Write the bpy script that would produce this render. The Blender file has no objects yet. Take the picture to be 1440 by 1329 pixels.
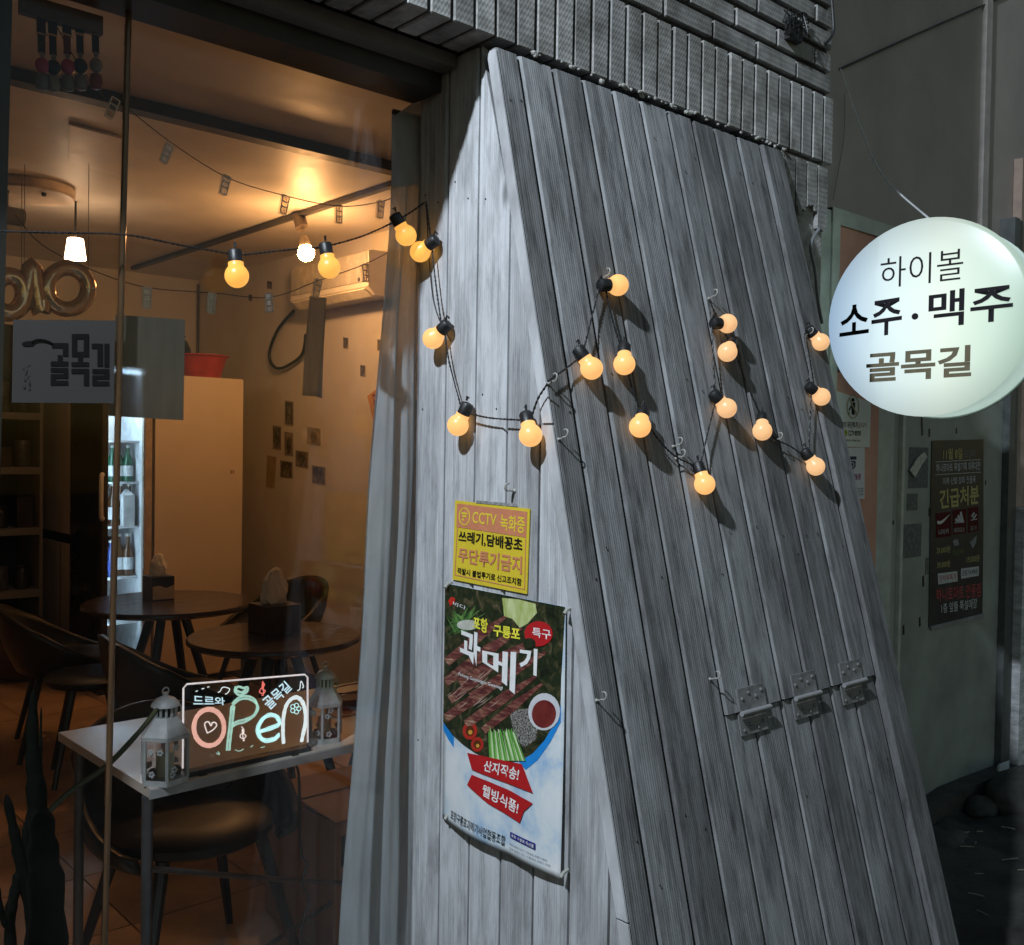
import bpy, bmesh, math, random
from mathutils import Vector as V, Matrix as M, noise
random.seed(7)
S = bpy.context.scene
COL = S.collection

# ---------------------------------------------------------------- camera, sky, assumed lamp, exposure
YAW, PIT, ROL, FPX, CZ = math.radians(41.93467), math.radians(-1.27819), math.radians(0.89158), 1404.59, 1.5
fwd = V((math.sin(YAW)*math.cos(PIT), math.cos(YAW)*math.cos(PIT), math.sin(PIT)))
_r = V((math.cos(YAW), -math.sin(YAW), 0)); _u = _r.cross(fwd)
rgt = math.cos(ROL)*_r + math.sin(ROL)*_u
upv = rgt.cross(fwd)
cam_d = bpy.data.cameras.new('camera'); cam = bpy.data.objects.new('camera', cam_d); COL.objects.link(cam)
cam_d.sensor_fit = 'HORIZONTAL'; cam_d.sensor_width = 36; cam_d.lens = FPX/1440*36
cam_d.clip_start = 0.02; cam_d.clip_end = 500
cam.matrix_world = M(((rgt.x, upv.x, -fwd.x, 0), (rgt.y, upv.y, -fwd.y, 0), (rgt.z, upv.z, -fwd.z, CZ), (0, 0, 0, 1)))
S.camera = cam

W = bpy.data.worlds.new('World'); S.world = W; W.use_nodes = True
wn = W.node_tree; bg = wn.nodes['Background']
sky = wn.nodes.new('ShaderNodeTexSky'); sky.sky_type = 'NISHITA'; sky.sun_disc = False
sky.sun_elevation = math.radians(4.5); sky.sun_rotation = math.radians(20)
wn.links.new(sky.outputs[0], bg.inputs[0]); bg.inputs[1].default_value = 0.105   # night sky over a town

LAMP = V((-1.11, 0.66, 3.88))  # unseen lamp, assumed from the shadow line on the side wall
ld = bpy.data.lights.new('assumed_lamp_light', 'SPOT'); lo = bpy.data.objects.new('assumed_lamp_light', ld); COL.objects.link(lo)
ld.energy = 640; ld.color = (0.80, 0.90, 1.0); ld.shadow_soft_size = 0.05; ld.spot_size = math.radians(150); ld.spot_blend = 0.6
lo.location = LAMP; lo.rotation_euler = (V((1.3, 1.3, 1.0))-LAMP).to_track_quat('-Z', 'Y').to_euler()

S.view_settings.view_transform = 'Standard'; S.view_settings.look = 'None'
S.view_settings.exposure = 0; S.view_settings.gamma = 1; S.view_settings.use_curve_mapping = False
S.render.engine = 'CYCLES'
cy = S.cycles
cy.use_denoising = True; cy.max_bounces = 10; cy.transparent_max_bounces = 24; cy.diffuse_bounces = 5
cy.sample_clamp_indirect = 4; cy.caustics_reflective = False; cy.caustics_refractive = False

# ---------------------------------------------------------------- where things stand (metres; camera 1.5 m above ground at the origin)
XS, YB, ZL, YG = 1.25, 1.457, 2.285, 1.69        # side wall of the lean-to, brick face, brick underside, shop glass
NS = V((0, -0.973, 0.233)).normalized(); CS = NS.dot(V((1.25, 1.457, 2.272)))   # sloping face of the lean-to
ZC, XW, YW = 2.8, 3.44, 7.57                     # room: ceiling, right wall, back wall

def ray(px, py): return rgt*((px-720)/FPX) - upv*((py-664.5)/FPX) + fwd
C0 = V((0, 0, CZ))
def onx(px, py, X): d = ray(px, py); return d*(X/d.x) + C0
def ony(px, py, Y): d = ray(px, py); return d*(Y/d.y) + C0
def onz(px, py, Z): d = ray(px, py); return d*((Z-CZ)/d.z) + C0
def onsl(px, py, off=0): d = ray(px, py); return d*((CS+off-NS.dot(C0))/NS.dot(d)) + C0
def sl(x, z, off=0): return V((x, (CS+off-NS.z*z)/NS.y, z))     # a point of the slope at a given x, z
def zp(zx, zy, s, ox, oy): return (ox+zx/s, oy+zy/s)

# ---------------------------------------------------------------- materials
def lin(h):
    h = h.lstrip('#'); o = []
    for k in (0, 2, 4):
        c = int(h[k:k+2], 16)/255
        o.append(c/12.92 if c <= 0.04045 else ((c+0.055)/1.055)**2.4)
    return tuple(o)+(1,)
def c3(c): return lin(c) if isinstance(c, str) else (tuple(c)+(1,) if len(c) == 3 else tuple(c))
MATS = {}
class NT:
    def __init__(s, name):
        s.m = bpy.data.materials.new(name); s.m.use_nodes = True; s.t = s.m.node_tree
        s.b = s.t.nodes['Principled BSDF']; s.out = s.t.nodes['Material Output']
    def n(s, ty, **k):
        x = s.t.nodes.new(ty)
        for a, v in k.items():
            if a.startswith('i_'):
                key = a[2:]; x.inputs[int(key) if key.isdigit() else key.replace('_', ' ')].default_value = v
            else: setattr(x, a, v)
        return x
    def l(s, a, b): s.t.links.new(a, b)
    def ramp(s, fac, stops):
        r = s.n('ShaderNodeValToRGB'); e = r.color_ramp.elements
        while len(e) > 1: e.remove(e[-1])
        e[0].position, e[0].color = stops[0][0], c3(stops[0][1])
        for p, c in stops[1:]:
            k = e.new(p); k.color = c3(c)
        s.l(fac, r.inputs[0]); return r.outputs[0]
    def mix(s, a, b, fac, mode='MIX'):
        x = s.n('ShaderNodeMix', data_type='RGBA', blend_type=mode)
        for sock, v in ((x.inputs[0], fac), (x.inputs[6], a), (x.inputs[7], b)):
            if hasattr(v, 'is_linked'): s.l(v, sock)
            else: sock.default_value = v
        return x.outputs[2]
    def mapping(s, scale, coord='Object'):
        tc = s.n('ShaderNodeTexCoord'); mp = s.n('ShaderNodeMapping'); mp.inputs['Scale'].default_value = scale
        s.l(tc.outputs[coord], mp.inputs[0]); return mp.outputs[0]
    def mathn(s, op, a, b=None):
        x = s.n('ShaderNodeMath', operation=op)
        for i, v in enumerate((a, b)):
            if v is None: continue
            if hasattr(v, 'is_linked'): s.l(v, x.inputs[i])
            else: x.inputs[i].default_value = v
        return x.outputs[0]

def pm(name, base, rough=0.6, metal=0.0, var=0.18, scale=14, bump=0.12, bscale=None, stretch=(1, 1, 1), spec=0.5, alt=None, rnd=0.0):
    """general procedural material: two tones mixed by noise, fine relief, roughness wear"""
    if name in MATS: return MATS[name]
    t = NT(name); b = c3(base)
    dk = tuple(x*(1-var) for x in b[:3])+(1,); lt = tuple(min(1, x*(1+var)) for x in b[:3])+(1,)
    if alt: dk = c3(alt)
    co = t.mapping(stretch)
    no = t.n('ShaderNodeTexNoise', i_Scale=scale, i_Detail=6.0, i_Roughness=0.62); t.l(co, no.inputs['Vector'])
    col = t.ramp(no.outputs['Fac'], [(0.32, dk), (0.68, lt)])
    if rnd:
        oi = t.n('ShaderNodeObjectInfo'); hv = t.n('ShaderNodeHueSaturation')
        t.l(t.mathn('MULTIPLY_ADD', oi.outputs['Random'], rnd*2), hv.inputs['Value'])
        hv.inputs['Value'].links[0].from_node.inputs[2].default_value = 1-rnd
        t.l(col, hv.inputs['Color']); col = hv.outputs[0]
    t.l(col, t.b.inputs['Base Color'])
    t.l(t.ramp(no.outputs['Fac'], [(0.2, (max(0, rough-.1),)*3), (0.8, (min(1, rough+.1),)*3)]), t.b.inputs['Roughness'])
    t.b.inputs['Metallic'].default_value = metal; t.b.inputs['Specular IOR Level'].default_value = spec
    if bump:
        n2 = t.n('ShaderNodeTexNoise', i_Scale=bscale or scale*6, i_Detail=4.0); t.l(co, n2.inputs['Vector'])
        bp = t.n('ShaderNodeBump', i_Strength=bump, i_Distance=0.004); t.l(n2.outputs['Fac'], bp.inputs['Height']); t.l(bp.outputs[0], t.b.inputs['Normal'])
    MATS[name] = t.m; return t.m

def emat(name, color, strength, var=0.1, scale=30, mixbase=0.0, edge=None):
    """a surface that gives off light itself (lamps, lit sign, LED strokes)"""
    if name in MATS: return MATS[name]
    t = NT(name); c = c3(color)
    t.b.inputs['Base Color'].default_value = tuple(x*.45 for x in c[:3])+(1,); t.b.inputs['Roughness'].default_value = .35
    no = t.n('ShaderNodeTexNoise', i_Scale=scale, i_Detail=3.0); t.l(t.mapping((1, 1, 1)), no.inputs['Vector'])
    e = t.ramp(no.outputs['Fac'], [(0.3, tuple(x*(1-var) for x in c[:3])), (0.7, tuple(min(1, x*(1+var)) for x in c[:3]))])
    t.l(e, t.b.inputs['Emission Color']); t.b.inputs['Emission Strength'].default_value = strength
    MATS[name] = t.m; return t.m

def wood(name, dark, mid, light, groove=1.0, worn=0.5):
    """weathered painted decking; board coordinates: x across, y out of the face, z along"""
    t = NT(name)
    tc = t.n('ShaderNodeTexCoord'); oi = t.n('ShaderNodeObjectInfo')
    off = t.n('ShaderNodeVectorMath', operation='MULTIPLY_ADD')
    cmb = t.n('ShaderNodeCombineXYZ'); t.l(oi.outputs['Random'], cmb.inputs[0]); t.l(oi.outputs['Random'], cmb.inputs[2])
    t.l(cmb.outputs[0], off.inputs[0]); off.inputs[1].default_value = (13.7, 0, 41.3); t.l(tc.outputs['Object'], off.inputs[2])
    def mp(sc):
        m = t.n('ShaderNodeMapping'); m.inputs['Scale'].default_value = sc; t.l(off.outputs[0], m.inputs[0]); return m.outputs[0]
    wv = t.n('ShaderNodeTexNoise', i_Scale=1.0, i_Detail=3.0); t.l(mp((6, 6, 2.2)), wv.inputs['Vector'])     # warps the grain
    warp = t.n('ShaderNodeVectorMath', operation='MULTIPLY_ADD'); t.l(wv.outputs['Color'], warp.inputs[0]); warp.inputs[1].default_value = (0.55, 0.2, 0); t.l(mp((60, 20, 1.6)), warp.inputs[2])
    grain = t.n('ShaderNodeTexNoise', i_Scale=1.6, i_Detail=7.0, i_Roughness=0.7); t.l(warp.outputs[0], grain.inputs['Vector'])
    blot = t.n('ShaderNodeTexNoise', i_Scale=1.0, i_Detail=5.0, i_Roughness=0.6); t.l(mp((14, 14, 4.0)), blot.inputs['Vector'])
    stain = t.n('ShaderNodeTexNoise', i_Scale=1.0, i_Detail=6.0, i_Roughness=0.75); t.l(mp((38, 30, 5.5)), stain.inputs['Vector'])
    s = t.mathn('ADD', t.mathn('MULTIPLY', grain.outputs['Fac'], 0.5), t.mathn('MULTIPLY', blot.outputs['Fac'], 0.5))
    s = t.mathn('ADD', s, t.mathn('MULTIPLY', t.mathn('SUBTRACT', oi.outputs['Random'], 0.5), 0.17))
    col = t.ramp(s, [(0.38, dark), (0.50, mid), (0.62, light)])
    st = t.ramp(stain.outputs['Fac'], [(0.47, (1, 1, 1)), (0.66, (1-worn,)*3)])
    col = t.mix(col, st, 0.9, 'MULTIPLY')
    # knots
    kn = t.n('ShaderNodeTexVoronoi', i_Scale=1.0); kn.inputs['Randomness'].default_value = 1.0; t.l(mp((11, 8, 3.6)), kn.inputs['Vector'])
    kf = t.ramp(kn.outputs['Distance'], [(0.035, (1, 1, 1)), (0.12, (0, 0, 0))])
    col = t.mix(col, tuple(x*0.45 for x in c3(dark)[:3])+(1,), t.mathn('MULTIPLY', kf, 0.75))
    t.l(col, t.b.inputs['Base Color']); t.b.inputs['Roughness'].default_value = 0.72; t.b.inputs['Specular IOR Level'].default_value = 0.3
    # decking grooves in the middle of each board, grain relief
    sx = t.n('ShaderNodeSeparateXYZ'); t.l(tc.outputs['Object'], sx.inputs[0])
    wob = t.mathn('MULTIPLY', t.mathn('SUBTRACT', wv.outputs['Fac'], 0.5), 0.35)
    ph = t.mathn('ADD', t.mathn('MULTIPLY', sx.outputs[0], 2*math.pi/0.0058), wob)
    gr = t.mathn('MAXIMUM', t.mathn('SINE', ph), -0.35)
    band = t.ramp(t.mathn('ABSOLUTE', sx.outputs[0]), [(0.024, (1, 1, 1)), (0.032, (0, 0, 0))])
    gb = t.ramp(t.mathn('FRACT', t.mathn('MULTIPLY', oi.outputs['Random'], 7.31)), [(0.0, (0.35,)*3), (0.6, (1, 1, 1))])
    h = t.mathn('MULTIPLY', t.mathn('MULTIPLY', gr, band), t.mathn('MULTIPLY', gb, 0.5*groove))
    h = t.mathn('ADD', h, t.mathn('MULTIPLY', grain.outputs['Fac'], 1.1))
    h = t.mathn('SUBTRACT', h, t.mathn('MULTIPLY', kf, 0.5))
    bp = t.n('ShaderNodeBump', i_Strength=0.55, i_Distance=0.0016); t.l(h, bp.inputs['Height']); t.l(bp.outputs[0], t.b.inputs['Normal'])
    MATS[name] = t.m; return t.m

def brickmat():
    t = NT('textured grey facing brick')
    tc = t.n('ShaderNodeTexCoord'); oi = t.n('ShaderNodeObjectInfo')
    no = t.n('ShaderNodeTexNoise', i_Scale=22.0, i_Detail=6.0); 
    ad = t.n('ShaderNodeVectorMath', operation='ADD'); t.l(tc.outputs['Object'], ad.inputs[0]); t.l(oi.outputs['Location'], ad.inputs[1]); t.l(ad.outputs[0], no.inputs['Vector'])
    col = t.ramp(no.outputs['Fac'], [(0.3, (0.24, 0.238, 0.233)), (0.7, (0.43, 0.425, 0.415))])
    hv = t.n('ShaderNodeHueSaturation'); t.l(t.mathn('ADD', t.mathn('MULTIPLY', oi.outputs['Random'], 0.45), 0.75), hv.inputs['Value']); t.l(col, hv.inputs['Color'])
    soot = t.n('ShaderNodeTexNoise', i_Scale=6.0, i_Detail=7.0, i_Roughness=0.7); t.l(ad.outputs[0], soot.inputs['Vector'])
    t.l(t.mix(hv.outputs[0], t.ramp(soot.outputs['Fac'], [(0.36, (.45, .43, .40)), (0.56, (1, 1, 1))]), 1.0, 'MULTIPLY'), t.b.inputs['Base Color']); t.b.inputs['Roughness'].default_value = 0.8; t.b.inputs['Specular IOR Level'].default_value = .25
    sx = t.n('ShaderNodeSeparateXYZ'); t.l(tc.outputs['Object'], sx.inputs[0])
    a = t.mathn('SINE', t.mathn('MULTIPLY', sx.outputs[0], 2*math.pi/0.0085))
    row = t.mathn('MULTIPLY', sx.outputs[2], 2*math.pi/0.0135)
    b = t.mathn('SINE', t.mathn('ADD', row, t.mathn('MULTIPLY', no.outputs['Fac'], 1.5)))
    h = t.mathn('ADD', t.mathn('MULTIPLY', b, 0.6), t.mathn('MULTIPLY', t.mathn('MULTIPLY', a, b), 0.5))
    h = t.mathn('ADD', h, t.mathn('MULTIPLY', no.outputs['Fac'], 1.6))
    bp = t.n('ShaderNodeBump', i_Strength=0.42, i_Distance=0.0009); t.l(h, bp.inputs['Height']); t.l(bp.outputs[0], t.b.inputs['Normal'])
    return t.m

def glassmat(name, tint=(1, 1, 1), refl=1.0, dirt=0.03):
    t = NT(name); t.t.nodes.remove(t.b)
    tr = t.n('ShaderNodeBsdfTransparent'); tr.inputs[0].default_value = tuple(tint)+(1,)
    gl = t.n('ShaderNodeBsdfGlossy'); gl.inputs['Roughness'].default_value = 0.015
    df = t.n('ShaderNodeBsdfDiffuse'); df.inputs[0].default_value = (.5, .5, .5, 1)
    fr = t.n('ShaderNodeFresnel', i_IOR=1.45)
    m1 = t.n('ShaderNodeMixShader'); m2 = t.n('ShaderNodeMixShader')
    t.l(t.mathn('MULTIPLY', fr.outputs[0], refl), m1.inputs[0]); t.l(tr.outputs[0], m1.inputs[1]); t.l(gl.outputs[0], m1.inputs[2])
    no = t.n('ShaderNodeTexNoise', i_Scale=3.0, i_Detail=6.0); t.l(t.mapping((1, 1, 0.35)), no.inputs['Vector'])   # smears on the pane
    t.l(t.mathn('MULTIPLY', t.ramp(no.outputs['Fac'], [(0.45, (0, 0, 0)), (0.75, (1, 1, 1))]), dirt), m2.inputs[0])
    t.l(m1.outputs[0], m2.inputs[1]); t.l(df.outputs[0], m2.inputs[2]); t.l(m2.outputs[0], t.out.inputs[0])
    return t.m

def sheer(name, color, trans=0.35, clear=0.12):
    t = NT(name); t.t.nodes.remove(t.b)
    d = t.n('ShaderNodeBsdfDiffuse'); tl = t.n('ShaderNodeBsdfTranslucent'); tp = t.n('ShaderNodeBsdfTransparent')
    no = t.n('ShaderNodeTexNoise', i_Scale=9.0, i_Detail=5.0); t.l(t.mapping((6, 6, 1)), no.inputs['Vector'])
    c = c3(color); col = t.ramp(no.outputs['Fac'], [(0.3, tuple(x*.8 for x in c[:3])), (0.7, c[:3])])
    t.l(col, d.inputs[0]); t.l(col, tl.inputs[0])
    a = t.n('ShaderNodeMixShader', i_0=trans); t.l(d.outputs[0], a.inputs[1]); t.l(tl.outputs[0], a.inputs[2])
    b = t.n('ShaderNodeMixShader', i_0=clear); t.l(a.outputs[0], b.inputs[1]); t.l(tp.outputs[0], b.inputs[2]); t.l(b.outputs[0], t.out.inputs[0])
    return t.m

def printmat(name, stops, scale=12, stretch=(1, 1, 1), detail=6, dist=0.0, rough=0.45):
    """flat print: a colour picture made of noise"""
    t = NT(name)
    no = t.n('ShaderNodeTexNoise', i_Scale=scale, i_Detail=float(detail), i_Roughness=0.65, i_Distortion=dist); t.l(t.mapping(stretch), no.inputs['Vector'])
    t.l(t.ramp(no.outputs['Fac'], stops), t.b.inputs['Base Color']); t.b.inputs['Roughness'].default_value = rough
    t.b.inputs['Specular IOR Level'].default_value = 0.3
    return t.m
def ink(c, rough=0.55): return pm('ink '+(c if isinstance(c, str) else '%.2f %.2f %.2f' % tuple(c[:3])), c, rough, var=0.08, scale=60, bump=0, spec=0.06)

# ---------------------------------------------------------------- mesh builder
class MB:
    def __init__(s): s.v = []; s.f = []
    def add(s, vs, fs):
        o = len(s.v); s.v += [V(p) for p in vs]; s.f += [[i+o for i in q] for q in fs]; return s
    def box(s, a, b):
        x0, y0, z0 = a; x1, y1, z1 = b
        return s.add([(x0, y0, z0), (x1, y0, z0), (x1, y1, z0), (x0, y1, z0), (x0, y0, z1), (x1, y0, z1), (x1, y1, z1), (x0, y1, z1)],
                     [(0, 3, 2, 1), (4, 5, 6, 7), (0, 1, 5, 4), (1, 2, 6, 5), (2, 3, 7, 6), (3, 0, 4, 7)])
    def prism(s, poly, vec):
        n = len(poly); vec = V(vec); P = [V(p) for p in poly]
        return s.add(P+[p+vec for p in P], [list(range(n))[::-1], list(range(n, 2*n))]+[(i, (i+1) % n, n+(i+1) % n, n+i) for i in range(n)])
    def tube(s, pts, r, n=8, cap=True):
        P = [V(p) for p in pts]; m = len(P); R = r if isinstance(r, (list, tuple)) else [r]*m
        vs = []; fs = []; ref = None
        for i in range(m):
            d = (P[min(i+1, m-1)]-P[max(i-1, 0)]).normalized()
            if ref is None: ref = V((0, 0, 1)) if abs(d.z) < .9 else V((1, 0, 0))
            a = d.cross(ref).normalized(); b = d.cross(a).normalized(); ref = -b if False else (a.cross(d)).normalized()
            for k in range(n):
                w = 2*math.pi*k/n; vs.append(P[i]+(a*math.cos(w)+b*math.sin(w))*R[i])
        for i in range(m-1):
            for k in range(n): fs.append((i*n+k, i*n+(k+1) % n, (i+1)*n+(k+1) % n, (i+1)*n+k))
        if cap: fs += [list(range(n))[::-1], [(m-1)*n+k for k in range(n)]]
        return s.add(vs, fs)
    def lathe(s, prof, c=(0, 0, 0), ax=(0, 0, 1), n=24):
        c = V(c); ax = V(ax).normalized(); a = ax.orthogonal().normalized(); b = ax.cross(a); vs = []; fs = []; m = len(prof)
        for r, h in prof:
            for k in range(n):
                w = 2*math.pi*k/n; vs.append(c+ax*h+(a*math.cos(w)+b*math.sin(w))*max(r, 1e-5))
        for i in range(m-1):
            for k in range(n): fs.append((i*n+k, i*n+(k+1) % n, (i+1)*n+(k+1) % n, (i+1)*n+k))
        fs += [list(range(n))[::-1], [(m-1)*n+k for k in range(n)]]
        return s.add(vs, fs)
    def sphere(s, c, r, n=16, m=10, sc=(1, 1, 1)):
        vs = [V(c)+V((0, 0, r*sc[2]))]; fs = []
        for i in range(1, m):
            t = math.pi*i/m
            for k in range(n):
                w = 2*math.pi*k/n; vs.append(V(c)+V((r*sc[0]*math.sin(t)*math.cos(w), r*sc[1]*math.sin(t)*math.sin(w), r*sc[2]*math.cos(t))))
        vs.append(V(c)-V((0, 0, r*sc[2]))); L = len(vs)-1
        for k in range(n):
            fs.append((0, 1+k, 1+(k+1) % n)); fs.append((L, L-n+(k+1) % n, L-n+k))
            for i in range(m-2): fs.append((1+i*n+k, 1+(i+1)*n+k, 1+(i+1)*n+(k+1) % n, 1+i*n+(k+1) % n))
        return s.add(vs, fs)
    def grid(s, fn, nu, nv):
        vs = [fn(i/nu, j/nv) for j in range(nv+1) for i in range(nu+1)]
        return s.add(vs, [(j*(nu+1)+i, j*(nu+1)+i+1, (j+1)*(nu+1)+i+1, (j+1)*(nu+1)+i) for j in range(nv) for i in range(nu)])
    def build(s, name, mat, parent=None, origin=None, smooth=False, fix=True, local=False, thick=0):
        if origin is None:
            lo = V([min(p[k] for p in s.v) for k in range(3)]); hi = V([max(p[k] for p in s.v) for k in range(3)])
            origin = V(((lo.x+hi.x)/2, (lo.y+hi.y)/2, lo.z))
        origin = V(origin)
        me = bpy.data.meshes.new(name); me.from_pydata([p-origin for p in s.v], [], s.f)
        if fix:
            bm = bmesh.new(); bm.from_mesh(me); bmesh.ops.recalc_face_normals(bm, faces=bm.faces); bm.to_mesh(me); bm.free()
        if smooth:
            me.polygons.foreach_set('use_smooth', [True]*len(me.polygons)); me.set_sharp_from_angle(angle=math.radians(40))
        me.materials.append(mat)
        o = bpy.data.objects.new(name, me); COL.objects.link(o)
        if thick:
            mo = o.modifiers.new('thick', 'SOLIDIFY'); mo.thickness = thick; mo.offset = 0
        put(o, origin, parent, local); return o
WORLD = {}
def put(o, loc, parent=None, local=False):
    o.location = loc
    if parent is not None:
        o.parent = parent
        if not local: o.location = V(loc)-WORLD.get(parent.name, V((0, 0, 0)))
    WORLD[o.name] = V(loc)
def thing(name, label, cat, loc=(0, 0, 0), rz=0, group=None, kind=None):
    o = bpy.data.objects.new(name, None); o.empty_display_size = .1; COL.objects.link(o); o.location = loc; o.rotation_euler = (0, 0, rz)
    WORLD[o.name] = V(loc); return tag(o, label, cat, group, kind)
def tag(o, label=None, cat=None, group=None, kind=None):
    if label: o['label'] = label
    if cat: o['category'] = cat
    if group: o['group'] = group
    if kind: o['kind'] = kind
    return o
def same(o, name, loc, parent, mat4=None):
    c = o.copy(); COL.objects.link(c); c.name = name; put(c, loc, parent)
    return c

def spline(P, k=6):
    P = [V(p) for p in P]; out = []
    for i in range(len(P)-1):
        a, b, c, d = P[max(i-1, 0)], P[i], P[i+1], P[min(i+2, len(P)-1)]
        for j in range(k):
            t = j/k; out.append(.5*((2*b)+(c-a)*t+(2*a-5*b+4*c-d)*t*t+(3*b-a-3*c+d)*t**3))
    return out+[P[-1]]

# lettering: text turned to mesh, its box mapped on a quad (TL, TR, BR, BL); a hair's breadth thick
def text_mesh(body, bold=0.0, res=3):
    cu = bpy.data.curves.new('lettering', 'FONT'); cu.body = body; cu.offset = bold; cu.resolution_u = res
    o = bpy.data.objects.new('lettering', cu); COL.objects.link(o)
    me = bpy.data.meshes.new_from_object(o.evaluated_get(bpy.context.evaluated_depsgraph_get()))
    bpy.data.objects.remove(o); bpy.data.curves.remove(cu)
    return me
def letter(parent, body, quad, mat, bold=0.0, off=V((0, 0, 0)), name='lettering', depth=0.0):
    me = text_mesh(body, bold); me.name = name
    xs = [v.co.x for v in me.vertices]; ys = [v.co.y for v in me.vertices]
    x0, x1, y0, y1 = min(xs), max(xs), min(ys), max(ys)
    TL, TR, BR, BL = [V(q)+off for q in quad]; o0 = (TL+TR+BR+BL)/4
    for v in me.vertices:
        u = (v.co.x-x0)/(x1-x0); w = (y1-v.co.y)/(y1-y0)
        v.co = (TL*(1-u)+TR*u)*(1-w)+(BL*(1-u)+BR*u)*w-o0
    me.materials.clear(); me.materials.append(mat)
    o = bpy.data.objects.new(name, me); COL.objects.link(o); put(o, o0, parent); return o

# ================================================================= MATERIALS IN USE
SIDEW = wood('white washed decking', (.30, .30, .31), (.42, .425, .44), (.56, .57, .59), 1.0, .45)
SLOPEW = wood('weathered grey decking', (.125, .125, .126), (.195, .197, .20), (.30, .305, .315), .55, .68)
TRIM = pm('white washed edge strip', (.48, .485, .50), .7, scale=9, var=.35, bump=.4, bscale=30, stretch=(1, 1, .35), alt=(.27, .27, .28))
BRICK = brickmat()
MORTAR = pm('dark mortar', (.06, .058, .056), .9, scale=40, bump=.5, var=.35)
MORTAR2 = pm('grey smeared mortar', (.33, .325, .31), .9, scale=25, bump=.7, var=.35)
FRAME = pm('dark brown window frame', (.035, .032, .028), .42, var=.25, scale=9)
BLACKM = pm('black painted metal', (.018, .018, .019), .38, var=.3)
BLACKP = pm('black plastic', (.014, .014, .015), .45, var=.3, scale=60)
PAINT = pm('cream wall paint', (.70, .66, .60), .75, scale=3, var=.07, bump=.15, bscale=60)
CEIL = pm('ceiling board', (.68, .63, .56), .5, scale=2.5, var=.1, bump=.1, bscale=30)
CLEAR = glassmat('shop window glass', refl=.5, dirt=.016)
CLEARS = glassmat('clear thin glass', refl=1.2, dirt=.03)
STEEL = pm('zinc plated steel', (.33, .33, .34), .42, metal=.8, scale=30, var=.3)
WHITEP = pm('white plastic', (.72, .72, .70), .4, var=.06)
PAPER = pm('paper', (.70, .69, .66), .7, var=.06, scale=20)

# ================================================================= GROUND, ROOM SHELL
g = MB()
def ghill(u, v):
    x = -30+60*u; y = -28+29.66*v
    return V((x, y, -.02+0.0*u))
g.grid(ghill, 60, 30)
GROUND = pm('dark wet soil and asphalt', (.05, .047, .043), .85, scale=5, var=.7, bump=1.0, bscale=55)
tag(g.build('ground', GROUND, origin=(0, 0, 0)), kind='structure')
al = MB()          # rough ground of the alley right of the lean-to
def alley(u, v):
    x = 2.3+3.6*u; y = .2+1.72*v
    return V((x, y, -.012+.05*noise.noise(V((x*3.1, y*3.1, 0)))*min(1, 4*v)+.02*noise.noise(V((x*11, y*11, 3)))+.03))
al.grid(alley, 70, 40)
tag(al.build('alley_ground', GROUND, origin=(4, 1, 0), smooth=True), kind='structure')

fl = MB(); fl.box((-2.4, 2.03, -.05), (XW, YW, -.008)).box((-2.4, 1.72, -.05), (2.15, 2.028, -.008)); floor = tag(fl.build('shop_floor', MORTAR), kind='structure')
TILE = pm('brown floor tile', (.42, .27, .16), .42, scale=4, var=.3, bump=.12, rnd=.1)
tile0 = None
TS = .45
for i in range(12):
    for j in range(13):
        x, y = -1.95+i*TS, 1.73+j*TS
        w = min(TS, XW-x)-.006; d = min(TS, YW-y)-.006
        if w < .05 or d < .05 or (x < -.6 and y < 4) or x > 2.9 or (j == 0 and x+w > 2.15): continue
        if tile0 is not None and w > TS-.01 and d > TS-.01: same(tile0, 'tile', V((x+w/2, y+d/2, -.008)), floor); continue
        b = MB().box((x, y, -.008), (x+w, y+d, 0)); o = b.build('tile', TILE, floor)
        if tile0 is None and w > TS-.01: tile0 = o

ce = MB()
for a, b in (((-2.4, 1.72, ZC), (2.42, 2.028, ZC+.05)), ((-2.4, 2.03, ZC), (XW, 3.365, ZC+.05)), ((-2.4, 3.372, ZC+.003), (XW, YW, ZC+.05))): ce.box(a, b)
ceiling = tag(ce.build('ceiling', CEIL), kind='structure')
tag(MB().box((XW, 2.03, -.05), (XW+.12, YW+.12, ZC+.05)).build('room_wall', PAINT), kind='structure')
tag(MB().box((-2.4, YW, -.05), (XW, YW+.12, ZC+.05)).build('room_wall', PAINT), kind='structure')
tag(MB().box((-2.52, 1.72, -.05), (-2.4, YW+.12, ZC+.05)).build('room_wall', PAINT), kind='structure')
tag(MB().box((XS+.085, 1.725, -.05), (2.19, 1.80, ZC+.05)).box((2.192, 2.03, -.05), (XW, 2.10, ZC+.05)).box((2.192, 1.94, -.05), (2.26, 2.028, ZC+.05)).build('room_wall', PAINT), kind='structure')
tag(MB().box((-2.52, 1.72, 2.30), (XS+.085, 1.80, ZC+.05)).build('room_wall', PAINT), kind='structure')
tag(MB().box((-2.52, 1.60, -.05), (-.6, 1.72, 2.3)).build('room_wall', PAINT), kind='structure')

bm_ = pm('dark ceiling batten', (.05, .04, .032), .5)
tag(MB().box((-2.39, 3.76, ZC-.045), (2.72, 3.83, ZC-.001)).build('ceiling_beam', bm_), 'long dark batten running across the shop ceiling behind the window head', 'beam')

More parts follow.
